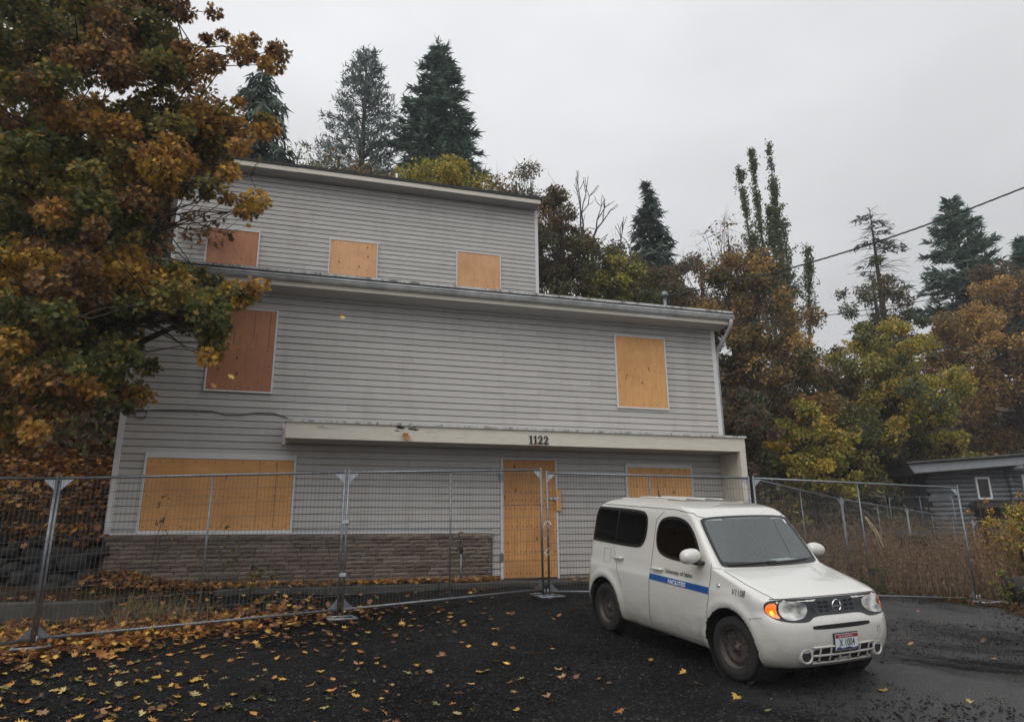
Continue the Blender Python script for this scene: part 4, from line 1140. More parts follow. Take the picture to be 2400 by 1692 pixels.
# leaf clumps of the maple: x, y, z, radius, foliage colour
MAPLE = [(-10.39, 10.92, 11.96, 0.31, 4), (-8.54, 8.99, 9.98, 0.29, 0), (-8.04, 8.53, 9.04, 0.27, 0), (-10.14, 10.91, 10.37, 0.33, 4), (-7.33, 7.94, 7.87, 0.25, 0), (-7.51, 7.99, 9.42, 0.24, 0), (-9.67, 10.31, 11.39, 0.35, 0), (-7.3, 7.87, 8.75, 0.23, 0), (-8.59, 9.4, 9.92, 0.27, 0), (-7.95, 8.76, 9.05, 0.27, 0), (-9.93, 10.88, 10.6, 0.31, 0), (-9.21, 10.29, 9.7, 0.38, 0), (-8.52, 9.57, 10.61, 0.28, 0), (-9.04, 10.13, 10.98, 0.35, 1), (-7.12, 7.92, 8.48, 0.24, 0), (-7.8, 8.81, 8.97, 0.31, 0), (-9.53, 10.8, 10.37, 0.32, 0), (-9.42, 10.65, 9.92, 0.39, 0), (-9.37, 10.76, 12.09, 0.33, 0), (-7.18, 8.25, 9.44, 0.24, 0), (-8.83, 10.37, 11.09, 0.39, 0), (-8.93, 10.45, 11.01, 0.3, 1), (-9.11, 10.58, 10.55, 0.35, 1), (-8.41, 9.89, 9.68, 0.31, 4), (-8.6, 10.19, 9.62, 0.3, 1), (-7.02, 8.27, 7.88, 0.27, 1), (-7.86, 9.28, 10.8, 0.34, 4), (-7.83, 9.33, 10.59, 0.27, 0), (-7.47, 8.85, 9.77, 0.28, 1), (-8.86, 10.73, 11.15, 0.4, 1), (-8.19, 9.89, 9.96, 0.36, 1), (-8.28, 10.15, 9.8, 0.3, 0), (-7.85, 9.77, 9.08, 0.27, 0), (-6.61, 8.24, 7.85, 0.3, 4), (-8.81, 10.84, 11.76, 0.38, 1), (-7.69, 9.68, 10.44, 0.28, 0), (-7.12, 8.75, 9.33, 0.31, 0), (-8.21, 10.3, 10.39, 0.38, 0), (-8.08, 10.48, 9.97, 0.31, 0), (-6.21, 8.09, 7.84, 0.27, 0), (-6.38, 8.26, 9.44, 0.28, 1), (-7.72, 9.88, 10.64, 0.34, 1), (-7.27, 9.32, 9.81, 0.29, 1), (-7.12, 9.17, 9.43, 0.28, 0), (-6.42, 8.5, 8.52, 0.27, 4), (-7.09, 9.32, 8.99, 0.29, 1), (-7.38, 9.85, 11.28, 0.14, 0), (-6.33, 8.33, 9.54, 0.22, 0), (-8.01, 10.97, 11.64, 0.4, 0), (-7.58, 10.22, 10.64, 0.29, 0), (-7.89, 10.7, 10.79, 0.31, 4), (-7.14, 9.68, 9.52, 0.31, 4), (-7.26, 9.84, 9.33, 0.32, 0), (-7.05, 9.57, 10.99, 0.14, 0), (-6.88, 9.77, 10.74, 0.3, 4), (-7.97, 10.95, 11.53, 0.36, 0), (-6.08, 8.74, 9.32, 0.31, 4), (-6.01, 8.66, 8.79, 0.31, 4), (-7.21, 10.08, 9.91, 0.34, 4), (-5.93, 8.68, 8.27, 0.17, 4), (-6.58, 9.47, 10.81, 0.15, 0), (-6.83, 10.05, 11.28, 0.2, 0), (-6.15, 9.08, 9.89, 0.31, 4), (-6.22, 9.05, 9.68, 0.33, 0), (-6.23, 9.36, 9.42, 0.3, 4), (-6.55, 9.86, 9.48, 0.36, 4), (-6.74, 10.13, 9.6, 0.34, 4), (-5.83, 8.76, 8.24, 0.14, 4), (-6.38, 9.51, 10.62, 0.28, 0), (-6.2, 9.59, 10.56, 0.35, 0), (-6.45, 10.07, 10.34, 0.3, 4), (-6.34, 9.9, 9.8, 0.31, 4), (-5.85, 9.26, 9.07, 0.27, 4), (-5.62, 8.63, 8.44, 0.26, 4), (-5.99, 9.25, 10.65, 0.13, 4), (-5.46, 8.84, 10.05, 0.24, 4), (-6.4, 10.06, 10.92, 0.37, 4), (-5.71, 9.21, 9.62, 0.34, 0), (-5.78, 9.51, 9.56, 0.33, 4), (-5.24, 8.76, 8.58, 0.31, 1), (-5.54, 9.2, 8.89, 0.34, 1), (-5.67, 9.57, 8.73, 0.12, 1), (-5.82, 9.47, 10.84, 0.14, 4), (-5.8, 9.53, 10.79, 0.2, 4), (-5.91, 9.82, 10.63, 0.31, 0), (-5.99, 10.03, 10.27, 0.23, 4), (-5.48, 9.26, 9.31, 0.27, 0), (-5.89, 10, 9.62, 0.36, 0), (-5.12, 8.86, 8.54, 0.26, 0), (-5.1, 8.7, 10.04, 0.12, 4), (-5.37, 9.23, 10.5, 0.18, 4), (-5.5, 9.66, 10.36, 0.19, 4), (-4.9, 8.66, 8.86, 0.13, 4), (-5.11, 9.45, 9.16, 0.35, 3), (-5.41, 9.78, 9.03, 0.15, 4), (-5, 9.47, 10.83, 0.13, 3), (-5.38, 10.06, 11.23, 0.16, 4), (-5.1, 9.82, 10.49, 0.15, 4), (-4.99, 9.54, 9.71, 0.12, 4), (-4.42, 8.61, 8.46, 0.14, 4), (-4.28, 8.6, 8.98, 0.11, 4), (-4.5, 8.87, 8.72, 0.18, 4), (-4, 8.6, 8.8, 0.17, 3), (-4.31, 9.35, 9.26, 0.2, 4), (-4.26, 9.61, 9.73, 0.13, 4), (-4.17, 9.51, 9.34, 0.13, 4), (-3.76, 9.28, 9.26, 0.13, 4), (-3.77, 9.06, 8.82, 0.14, 3), (-7.71, 8.4, 7.96, 0.3, 1), (-8.51, 9.36, 7.97, 0.34, 2), (-7.13, 7.96, 6.57, 0.26, 2), (-7.96, 9.17, 6.35, 0.3, 0), (-8.55, 9.92, 6.44, 0.28, 1), (-7.99, 8.95, 8.18, 0.26, 2), (-9.07, 10.21, 8.9, 0.29, 2), (-7.8, 8.77, 7.66, 0.27, 1), (-8.27, 9.39, 7.6, 0.33, 1), (-9.1, 10.65, 7.98, 0.34, 1), (-6.71, 7.85, 6.19, 0.21, 0), (-8.2, 9.57, 6.91, 0.3, 0), (-9.07, 10.51, 7.18, 0.35, 0), (-7.56, 9.09, 5.96, 0.25, 0), (-8.74, 10.19, 9.33, 0.31, 0), (-8.11, 9.33, 8.34, 0.29, 1), (-7.72, 9.12, 7.73, 0.33, 4), (-8.53, 10.21, 8.28, 0.34, 3), (-7.82, 9.28, 7.39, 0.26, 4), (-7.13, 8.65, 6.53, 0.29, 1), (-7.61, 9.09, 6.72, 0.31, 2), (-6.77, 8.32, 5.96, 0.21, 0), (-8.54, 10.52, 6.86, 0.36, 0), (-8.56, 10.32, 8.81, 0.3, 1), (-8.29, 10.26, 8.43, 0.3, 0), (-6.41, 7.88, 6.65, 0.27, 0), (-6.43, 7.98, 6.48, 0.24, 1), (-8.65, 10.82, 8.07, 0.32, 1), (-8.1, 10.19, 7.3, 0.34, 1), (-6.9, 8.59, 6.07, 0.28, 0), (-7.87, 9.83, 6.3, 0.31, 0), (-8.4, 10.54, 9.5, 0.35, 1), (-7.94, 10, 8.77, 0.29, 0), (-7.66, 9.57, 8.07, 0.28, 1), (-7.87, 10.02, 8.03, 0.27, 0), (-7.11, 9.11, 7.31, 0.28, 0), (-6.73, 8.56, 6.6, 0.28, 1), (-7.24, 9.4, 6.71, 0.28, 3), (-7.36, 9.73, 6.67, 0.3, 3), (-8.33, 10.75, 6.87, 0.32, 0), (-7.13, 9.21, 8.35, 0.27, 3), (-6.54, 8.66, 7.64, 0.3, 3), (-6.96, 9.11, 7.77, 0.3, 0), (-6.44, 8.4, 7.07, 0.23, 0), (-7.26, 9.57, 7.56, 0.32, 0), (-6.57, 8.68, 6.74, 0.28, 1), (-7.96, 10.52, 7.37, 0.27, 4), (-5.92, 8.03, 5.79, 0.24, 3), (-7.77, 10.69, 7, 0.29, 1), (-8.05, 10.91, 9.54, 0.25, 3), (-7.36, 9.77, 8.42, 0.32, 3), (-7.56, 10.14, 8.39, 0.27, 3), (-7.99, 10.9, 8.63, 0.32, 0), (-6.8, 9.28, 7.39, 0.26, 0), (-6.46, 9.01, 6.92, 0.31, 0), (-6.25, 8.63, 6.32, 0.3, 1), (-6.98, 9.96, 6.89, 0.26, 1), (-6.27, 8.71, 5.88, 0.28, 0), (-7.33, 10.32, 8.84, 0.3, 3), (-6.66, 9.55, 8.21, 0.29, 1), (-6.53, 9.25, 7.42, 0.24, 1), (-6.56, 9.32, 7.32, 0.33, 0), (-5.53, 8.09, 6.36, 0.25, 1), (-5.85, 8.63, 6.35, 0.3, 1), (-7.12, 10.54, 7.1, 0.29, 1), (-5.94, 8.76, 5.77, 0.1, 4), (-6.18, 8.91, 8.06, 0.17, 3), (-5.93, 8.64, 7.5, 0.23, 3), (-6.27, 9.41, 7.51, 0.33, 1), (-6.72, 9.95, 7.61, 0.33, 1), (-6.07, 9.09, 6.81, 0.3, 1), (-5.44, 8.1, 5.94, 0.27, 0), (-6.51, 9.73, 6.58, 0.32, 0), (-5.28, 7.94, 5.54, 0.15, 4), (-5.85, 9.12, 7.95, 0.26, 1), (-5.66, 8.77, 7.55, 0.24, 3), (-5.67, 8.78, 7.14, 0.24, 1), (-5.89, 9.32, 7.36, 0.27, 3), (-6.28, 9.73, 7.13, 0.27, 3), (-6.24, 9.65, 6.86, 0.28, 0), (-5.44, 8.82, 6.11, 0.3, 0), (-5.47, 8.7, 5.85, 0.11, 0), (-6.24, 10.02, 8.8, 0.2, 1), (-6.16, 9.73, 8.25, 0.35, 0), (-6.11, 9.77, 7.95, 0.26, 1), (-6.16, 9.81, 7.53, 0.34, 2), (-5.77, 9.43, 7.1, 0.27, 2), (-5.26, 8.73, 6.29, 0.3, 4), (-5.43, 8.88, 6.25, 0.25, 1), (-5.2, 8.71, 5.75, 0.1, 1), (-5.96, 9.66, 8.78, 0.15, 1), (-5.72, 9.43, 8.31, 0.25, 1), (-5.52, 9.18, 7.86, 0.26, 1), (-5.63, 9.71, 7.82, 0.27, 1), (-5.17, 8.68, 7, 0.23, 3), (-4.98, 8.71, 6.78, 0.29, 2), (-5.47, 9.55, 6.89, 0.18, 1), (-5.53, 9.49, 6.61, 0.23, 4), (-5.56, 9.89, 6.36, 0.14, 0), (-5.31, 9.25, 8.43, 0.11, 1), (-5.46, 9.63, 8.37, 0.32, 0), (-4.93, 8.76, 7.51, 0.28, 1), (-4.9, 8.74, 7.12, 0.28, 3), (-5.4, 9.55, 7.37, 0.32, 4), (-5.46, 9.76, 7.28, 0.33, 3), (-4.96, 8.91, 6.62, 0.15, 2), (-5.4, 10.06, 8.59, 0.28, 1), (-5.08, 9.62, 8.05, 0.31, 1), (-5.38, 9.85, 7.79, 0.31, 1), (-5.06, 9.3, 7.28, 0.29, 3), (-5.42, 10.15, 7.48, 0.23, 1), (-4.97, 9.4, 6.82, 0.13, 1), (-4.76, 9.26, 8.02, 0.33, 3), (-4.83, 9.58, 8.21, 0.27, 3), (-4.97, 9.91, 8.01, 0.34, 3), (-5.08, 9.98, 7.7, 0.28, 4), (-4.36, 8.97, 6.69, 0.2, 1), (-4.52, 9.15, 6.64, 0.12, 0), (-4.53, 9.36, 8.19, 0.18, 1), (-4.73, 9.97, 8.37, 0.34, 3), (-4.67, 9.67, 7.74, 0.27, 1), (-4.73, 10, 7.56, 0.26, 3), (-3.99, 8.65, 6.7, 0.15, 3), (-4.22, 9.22, 6.6, 0.12, 3), (-4.46, 9.76, 8.65, 0.12, 3), (-4.62, 9.99, 8.21, 0.34, 3), (-3.92, 8.76, 7.18, 0.17, 3), (-4.42, 9.68, 7.37, 0.13, 3), (-4.23, 9.81, 6.86, 0.15, 3), (-3.82, 8.82, 6.16, 0.11, 3), (-3.85, 9.34, 8.05, 0.14, 1), (-3.86, 9.32, 7.81, 0.14, 3), (-3.93, 9.54, 6.61, 0.11, 3), (-7.47, 8.81, 5.17, 0.26, 4), (-6.74, 8.01, 4.41, 0.25, 0), (-6.94, 8.39, 4.03, 0.2, 0), (-8.91, 10.92, 4.23, 0.33, 4), (-6.55, 8.11, 3.38, 0.25, 1), (-7.87, 9.78, 3.4, 0.27, 0), (-6.67, 8.07, 5.34, 0.21, 1), (-7.1, 8.43, 5.33, 0.28, 4), (-8.13, 9.87, 5.54, 0.27, 4), (-8.18, 10.08, 5.44, 0.27, 1), (-7.07, 8.67, 4.69, 0.26, 0), (-7.61, 9.25, 4.6, 0.25, 0), (-8.15, 10, 4.52, 0.25, 0), (-6.36, 7.94, 3.62, 0.2, 1), (-8.11, 10.29, 3.97, 0.25, 4), (-6.39, 8, 3.37, 0.26, 4), (-6.54, 8.39, 3.12, 0.26, 1), (-6.55, 8.4, 2.99, 0.2, 3), (-7.84, 9.57, 6.11, 0.24, 1), (-6.51, 8.1, 5.13, 0.24, 2), (-7.83, 9.88, 5.47, 0.33, 4), (-6.53, 8.15, 4.77, 0.2, 2), (-6.48, 8.27, 4.4, 0.24, 2), (-6.94, 8.68, 4.43, 0.24, 1), (-8.03, 10.39, 4.58, 0.26, 0), (-7.21, 9.21, 4.01, 0.26, 2), (-6.35, 8.22, 3.65, 0.21, 4), (-8.25, 10.67, 3.91, 0.28, 1), (-6.84, 8.91, 3.35, 0.25, 0), (-7.15, 9.57, 3.15, 0.3, 0), (-7.18, 9.19, 5.86, 0.24, 2), (-7.24, 9.36, 5.62, 0.27, 2), (-8.38, 10.82, 5.97, 0.27, 4), (-6.15, 7.95, 4.47, 0.25, 0), (-8.38, 10.79, 5.32, 0.27, 0), (-6.07, 8, 4.13, 0.21, 0), (-6.02, 7.84, 3.98, 0.21, 2), (-7.81, 10.51, 4.3, 0.31, 1), (-7.97, 10.82, 4.18, 0.28, 1), (-7.09, 9.48, 3.65, 0.25, 3), (-7.73, 10.43, 3.54, 0.27, 3), (-7.08, 9.69, 3.12, 0.29, 3), (-6.3, 8.45, 5.39, 0.25, 4), (-6.11, 8.24, 5.18, 0.22, 2), (-7.94, 10.77, 6.09, 0.34, 4), (-7.72, 10.47, 5.48, 0.26, 0), (-6.86, 9.45, 4.78, 0.3, 0), (-6.05, 8.23, 4.32, 0.25, 1), (-7.25, 9.78, 4.51, 0.26, 2), (-6.53, 8.9, 3.87, 0.28, 1), (-5.85, 8.08, 3.6, 0.23, 3), (-6.74, 9.58, 3.55, 0.27, 4), (-6.37, 8.83, 3.23, 0.23, 3), (-5.59, 7.93, 2.92, 0.2, 3), (-6.61, 9.21, 5.73, 0.28, 4), (-7.31, 10.2, 5.98, 0.32, 1), (-5.69, 7.81, 4.75, 0.23, 4), (-7.22, 10.09, 5.49, 0.32, 2), (-5.48, 7.8, 4.32, 0.23, 0), (-7.29, 10.39, 4.89, 0.3, 0), (-7.74, 10.96, 4.66, 0.33, 2), (-5.73, 8.35, 3.75, 0.24, 0), (-5.6, 8.15, 3.54, 0.26, 4), (-5.72, 8.29, 3.37, 0.2, 0), (-5.82, 8.33, 3.25, 0.23, 4), (-6.21, 8.78, 5.58, 0.15, 1), (-7.13, 10.18, 5.9, 0.28, 1), (-6.93, 10.11, 5.59, 0.29, 4), (-6.05, 8.74, 4.87, 0.28, 4), (-5.47, 7.94, 4.28, 0.2, 0), (-6.16, 9.2, 4.43, 0.3, 0), (-7.41, 10.79, 4.75, 0.28, 1), (-5.82, 8.52, 3.91, 0.22, 1), (-6.54, 9.73, 3.88, 0.31, 4), (-6.59, 9.79, 3.72, 0.31, 4), (-7.15, 10.71, 6.67, 0.13, 1), (-5.58, 8.21, 5.16, 0.22, 4), (-5.83, 8.75, 5.16, 0.26, 4), (-5.68, 8.69, 4.89, 0.26, 4), (-6.12, 9.36, 4.92, 0.26, 0), (-6.51, 9.77, 4.75, 0.32, 0), (-6.31, 9.54, 4.35, 0.24, 0), (-5.12, 7.88, 3.72, 0.19, 0), (-5.3, 8.29, 3.53, 0.2, 3), (-6.54, 10.23, 3.7, 0.14, 1), (-6.09, 9.24, 5.97, 0.12, 2), (-6.56, 10.08, 6.02, 0.28, 2), (-5.65, 9, 5.26, 0.23, 2), (-6.12, 9.61, 5.24, 0.29, 4), (-6.11, 9.87, 4.96, 0.31, 1), (-6.33, 10.14, 4.94, 0.31, 0), (-5.8, 9.44, 4.23, 0.24, 0), (-5.93, 9.72, 4.26, 0.26, 0), (-5.92, 9.5, 3.97, 0.24, 1), (-5.23, 8.62, 3.44, 0.11, 1), (-5.92, 9.63, 6.09, 0.13, 1), (-5.89, 9.73, 5.79, 0.31, 2), (-5.7, 9.19, 5.31, 0.25, 2), (-6, 9.73, 5.15, 0.28, 0), (-5.57, 9.15, 4.88, 0.28, 0), (-5.82, 9.59, 4.63, 0.25, 0), (-5.3, 8.79, 4.23, 0.22, 0), (-5.17, 8.63, 3.99, 0.28, 0), (-5.45, 9.34, 3.71, 0.28, 1), (-5.17, 9.01, 3.42, 0.12, 0), (-5.75, 9.54, 5.87, 0.23, 2), (-5.52, 9.15, 5.54, 0.25, 2), (-5.34, 8.91, 5.29, 0.24, 2), (-5.16, 8.75, 4.77, 0.23, 0), (-5.92, 10.11, 5.11, 0.26, 0), (-5.94, 10.12, 4.79, 0.24, 1), (-5.59, 9.71, 4.47, 0.11, 0), (-5.08, 8.85, 4.03, 0.11, 0), (-5.4, 9.44, 3.72, 0.16, 1), (-5.36, 9.39, 3.69, 0.14, 3), (-5.6, 9.75, 6.09, 0.11, 4), (-5.74, 10.12, 5.83, 0.32, 1), (-5.24, 9.42, 5.38, 0.31, 4), (-5.07, 9.1, 5.09, 0.26, 2), (-5.44, 9.81, 4.89, 0.12, 0), (-4.73, 8.95, 5.36, 0.14, 1), (-4.8, 9.07, 5.19, 0.3, 2), (-4.63, 8.75, 4.91, 0.29, 1), (-5.12, 9.92, 5.01, 0.23, 0), (-4.95, 9.62, 5.63, 0.12, 0), (-4.85, 9.34, 5.37, 0.25, 0), (-4.9, 9.86, 5.13, 0.27, 0), (-4.98, 10.04, 4.92, 0.22, 0), (-4.77, 9.77, 5.66, 0.11, 0), (-4.92, 9.99, 5.7, 0.14, 0), (-4.42, 9.36, 5.01, 0.3, 0), (-4.05, 8.63, 4.63, 0.28, 0), (-4.13, 8.9, 4.45, 0.2, 0), (-4.3, 9.34, 4.41, 0.13, 0), (-4.68, 10.1, 5.63, 0.17, 0), (-4.45, 9.91, 5.2, 0.13, 1), (-4.42, 9.97, 4.91, 0.14, 3), (-3.95, 8.92, 4.39, 0.1, 1), (-4.56, 10.07, 4.45, 0.14, 1), (-4.09, 9.44, 5.27, 0.15, 2), (-3.85, 9.09, 4.89, 0.13, 2), (-3.56, 8.96, 5.1, 0.18, 3), (-3.8, 9.16, 5.07, 0.21, 1), (-4.22, 9.65, 5.24, 0.23, 0), (-4.14, 8.99, 4.94, 0.21, 1), (-4.39, 9.62, 4.51, 0.2, 1), (-4.1, 8.88, 4.06, 0.16, 2), (-4.18, 9.29, 4.66, 0.18, 0), (-3.64, 8.88, 6.39, 0.18, 2), (-3.99, 9.48, 6.56, 0.18, 1), (-3.87, 9.59, 8.06, 0.22, 3), (-3.82, 9.65, 9.54, 0.2, 4), (-3.96, 9.78, 9.41, 0.19, 3), (-4.56, 9.47, 4.89, 0.23, 0), (-4.95, 9.57, 5.16, 0.24, 1), (-5.18, 9.31, 3.62, 0.2, 3), (-5.37, 9.71, 4.16, 0.19, 1)]
# ================================================================ trees and plants
PAL = {k: np.array([lin(c)[:3] for c in v]) for k, v in {
    0: ((70, 80, 42), (82, 92, 48), (96, 102, 54), (76, 84, 48), (112, 110, 58)),
    1: ((130, 122, 60), (146, 130, 62), (114, 112, 58), (162, 136, 64), (100, 98, 56)),
    2: ((186, 150, 62), (202, 164, 68), (170, 140, 64), (150, 128, 62), (212, 170, 74)),
    3: ((184, 138, 76), (168, 124, 70), (196, 150, 80), (150, 114, 68), (128, 104, 64)),
    4: ((122, 92, 62), (134, 100, 66), (108, 86, 58), (96, 80, 54), (148, 110, 70)),
    'fir': ((92, 112, 100), (102, 120, 106), (80, 98, 88), (112, 128, 112)),
    'pine': ((100, 114, 108), (110, 122, 116), (90, 104, 98), (120, 130, 122)),
    'cedar': ((76, 90, 82), (88, 102, 92), (68, 82, 76), (102, 112, 100)),
    'poplar': ((92, 102, 72), (104, 112, 78), (82, 92, 68), (118, 122, 86)),
    'ygreen': ((146, 144, 70), (160, 154, 72), (128, 132, 66), (178, 162, 76), (106, 114, 64)),
    'yellow': ((200, 172, 74), (184, 160, 74), (210, 180, 82), (154, 142, 70)),
    'gold': ((196, 160, 94), (180, 146, 86), (160, 130, 82), (206, 168, 98), (136, 112, 76)),
    'rust': ((154, 126, 78), (138, 114, 72), (122, 102, 70), (168, 136, 80), (106, 96, 70)),
    'drab': ((114, 104, 76), (102, 94, 72), (126, 112, 80), (88, 86, 68), (134, 116, 82)),
    'dgreen': ((84, 92, 64), (94, 102, 68), (76, 84, 60), (108, 110, 72)),
    'brush': ((104, 88, 74), (94, 82, 72), (114, 94, 76), (84, 78, 66), (124, 102, 78)),
    'weed': ((128, 104, 82), (142, 116, 90), (114, 92, 74), (154, 132, 104), (100, 82, 68)),
    'litter': ((176, 120, 62), (152, 102, 58), (126, 88, 54), (194, 142, 70), (106, 76, 50), (206, 164, 78), (140, 98, 64)),
    'needlebare': ((66, 62, 54), (56, 54, 48), (76, 70, 58)),
}.items()}
def pick(rg, pal, n, jit=.14):
    p = PAL[pal]; c = p[rg.integers(0, len(p), n)]
    return np.clip(c * (1 + rg.normal(0, jit, (n, 1))), 0.003, 1)
# a five-lobed leaf, folded a little along its midrib
_lo = [(0, -.5), (.10, -.22), (.42, -.34), (.36, -.10), (.56, .10), (.30, .10), (.34, .34), (.14, .24), (0, .56), (-.14, .24), (-.34, .34), (-.30, .10), (-.56, .10), (-.36, -.10), (-.42, -.34), (-.10, -.22)]
LEAF_V = np.array([(0, 0, 0)] + [(x, y, .22 * abs(x) + .10 * y * y) for x, y in _lo], float)
LEAF_F = np.array([(0, 1 + i, 1 + (i + 1) % len(_lo)) for i in range(len(_lo))])
LEAF5_V = np.array([(0, 0, 0), (0, -.42, .02), (.34, -.34, .10), (.20, -.10, .04), (.56, .06, .13), (.20, .12, .04), (.30, .40, .08), (.08, .22, .02), (0, .60, .08), (-.08, .22, .02), (-.30, .40, .08), (-.20, .12, .04), (-.56, .06, .13), (-.20, -.10, .04), (-.34, -.34, .10)], float)
LEAF5_F = np.array([(0, 1 + i, 1 + (i + 1) % 14) for i in range(14)])
DIA_V = np.array([(0, -.5, 0), (.32, 0, .06), (0, .5, 0), (-.32, 0, .06)], float); DIA_F = np.array([(0, 1, 2, 3)])
BLADE_V = np.array([(-.5, 0, 0), (.5, 0, 0), (0, 1, 0)], float); BLADE_F = np.array([(0, 1, 2)])

def frames(D, rg, roll=None):
    """rotation matrices whose Y axis follows D"""
    D = D / (np.linalg.norm(D, axis=1)[:, None] + 1e-9)
    a = rg.normal(size=D.shape); X = np.cross(D, a); X /= np.linalg.norm(X, axis=1)[:, None] + 1e-9
    Z = np.cross(X, D); return np.stack([X, D, Z], 2)

def branch(mb, p, q, r0, r1, rg, wig=.12, seg=4, n=5):
    p, q = np.array(p, float), np.array(q, float); L = np.linalg.norm(q - p)
    pts = [p + (q - p) * i / seg + (rg.normal(0, wig * L / seg, 3) if 0 < i < seg else 0) for i in range(seg + 1)]
    mb.tube([tuple(x) for x in pts], [r0 + (r1 - r0) * i / seg for i in range(seg + 1)], n, False); return pts

# ---- the maple
rg = np.random.default_rng(77)
mp_base = (-8.45, 10.7); mz = tz(*mp_base)
maple = tag(empty('maple_tree', (mp_base[0], mp_base[1], mz)), 'large maple with green and orange leaves overhanging the left of the house', 'tree')
LOC = np.array([mp_base[0], mp_base[1], mz])
tb = MB()
trunk_top = np.array([-8.2, 10.3, 9.5])
tp_ = [LOC + np.array([0, 0, -.4]), LOC + np.array([.05, -.05, 1.2]), LOC + np.array([.1, -.1, 3]), np.array([-8.3, 10.45, 6.2]), trunk_top, np.array([-8.0, 10.1, 13])]
tb.tube([tuple(p - LOC) for p in tp_], [.30, .24, .21, .18, .12, .05], 9, False)
MP = np.array([m[:4] for m in MAPLE]); MT = np.array([m[4] for m in MAPLE])
Vs, Fs, Cs = [], [], []; off_ = 0
def trunk_at(z):
    zs = [p[2] for p in tp_]; i = int(np.clip(np.searchsorted(zs, z) - 1, 0, len(zs) - 2)); t_ = np.clip((z - zs[i]) / (zs[i + 1] - zs[i]), 0, 1)
    return tp_[i] + (tp_[i + 1] - tp_[i]) * t_
# main limbs: group the clumps, run a limb to each group, twigs to each clump
order = np.argsort(MP[:, 0]); groups_ = {}
for i, (x, y, z, r_) in enumerate(MP): groups_.setdefault((int((z + 20) // 1.6), int((x + 30) // 2.2)), []).append(i)
for g_, ids in groups_.items():
    c = MP[ids, :3].mean(0); st_ = trunk_at(max(mz + 1.5, c[2] - .30 * np.linalg.norm(c[:2] - LOC[:2]) - .3))
    mid = (st_ + c) / 2 + np.array([0, 0, .25]) + rg.normal(0, .12, 3)
    L = np.linalg.norm(c - st_); r0 = .022 + .011 * L
    tb.tube([tuple(p - LOC) for p in (st_, (st_ + mid) / 2 + rg.normal(0, .06, 3), mid, (mid + c) / 2 + rg.normal(0, .06, 3), c)], [r0, r0 * .8, r0 * .6, r0 * .4, r0 * .25], 6, False)
    for i in ids:
        e = MP[i, :3]; pts = branch(tb, mid + (c - mid) * rg.uniform(.3, 1) - LOC, e - LOC, .014, .006, rg, .15, 3, 4)
        for k in range(4):
            branch(tb, e - LOC + rg.normal(0, .05, 3), e - LOC + rg.normal(0, MP[i, 3] * .55, 3), .006, .002, rg, .15, 2, 3)
for (x, y, z, r_), tt in zip(MP, MT):
    n = int(300 * (r_ / .36) ** 2 * 1.25) + 14
    d = rg.normal(size=(n, 3)); d /= np.linalg.norm(d, axis=1)[:, None]
    P = np.array([x, y, z]) - LOC + d * (rg.random((n, 1)) ** .45) * r_ * np.array([1.12, 1.12, .85])
    # leaves hang tip-down and outward
    D = d * .7 + np.array([0, 0, -.65]) + rg.normal(0, .45, (n, 3))
    V, F = scatter(LEAF5_V, LEAF5_F, P, frames(D, rg), rg.uniform(.065, .105, n))
    mixp = [tt, tt, tt, {0: 1, 1: 0, 2: 3, 3: 2, 4: 3}[tt]]
    cc = np.concatenate([pick(rg, k, n)[None] for k in mixp])[rg.integers(0, 4, n), np.arange(n)]
    Vs.append(V); Fs.append(F + off_); Cs.append(np.repeat(cc, len(LEAF5_F), 0)); off_ += len(V)
# bare twigs with a few leaves where the branch crosses the upper window
for (a, b) in (((-6.6, 9.6, 7.0), (-4.05, 9.5, 7.15)), ((-6.4, 9.5, 7.3), (-4.3, 9.4, 6.75)), ((-6.2, 9.7, 6.6), (-4.5, 9.6, 6.25)), ((-6.0, 9.5, 6.9), (-4.6, 9.5, 7.5))):
    a, b = np.array(a), np.array(b); pts = branch(tb, a - LOC, b - LOC, .018, .005, rg, .12, 6, 5)
    for p in pts[1:]:
        for k in range(4):
            e = p + np.array([rg.uniform(.1, .55), rg.normal(0, .1), rg.normal(0, .25)]); q = branch(tb, p, e, .006, .002, rg, .2, 3, 3)
            branch(tb, q[1], q[1] + rg.normal(0, .16, 3), .003, .0015, rg, .2, 2, 3)
            if rg.random() < .4:
                V, F = scatter(LEAF5_V, LEAF5_F, e[None], frames(np.array([[.2, 0, -1]]) + rg.normal(0, .3, (1, 3)), rg), rg.uniform(.08, .13, 1))
                Vs.append(V); Fs.append(F + off_); Cs.append(np.repeat(pick(rg, rg.choice([3, 4]), 1), len(LEAF5_F), 0)); off_ += len(V)
tb.build('trunk', MATS['bark'], maple, smooth=True)
np_obj('crown', np.concatenate(Vs), np.concatenate(Fs), MATS['leaf'], np.concatenate(Cs), parent=maple)

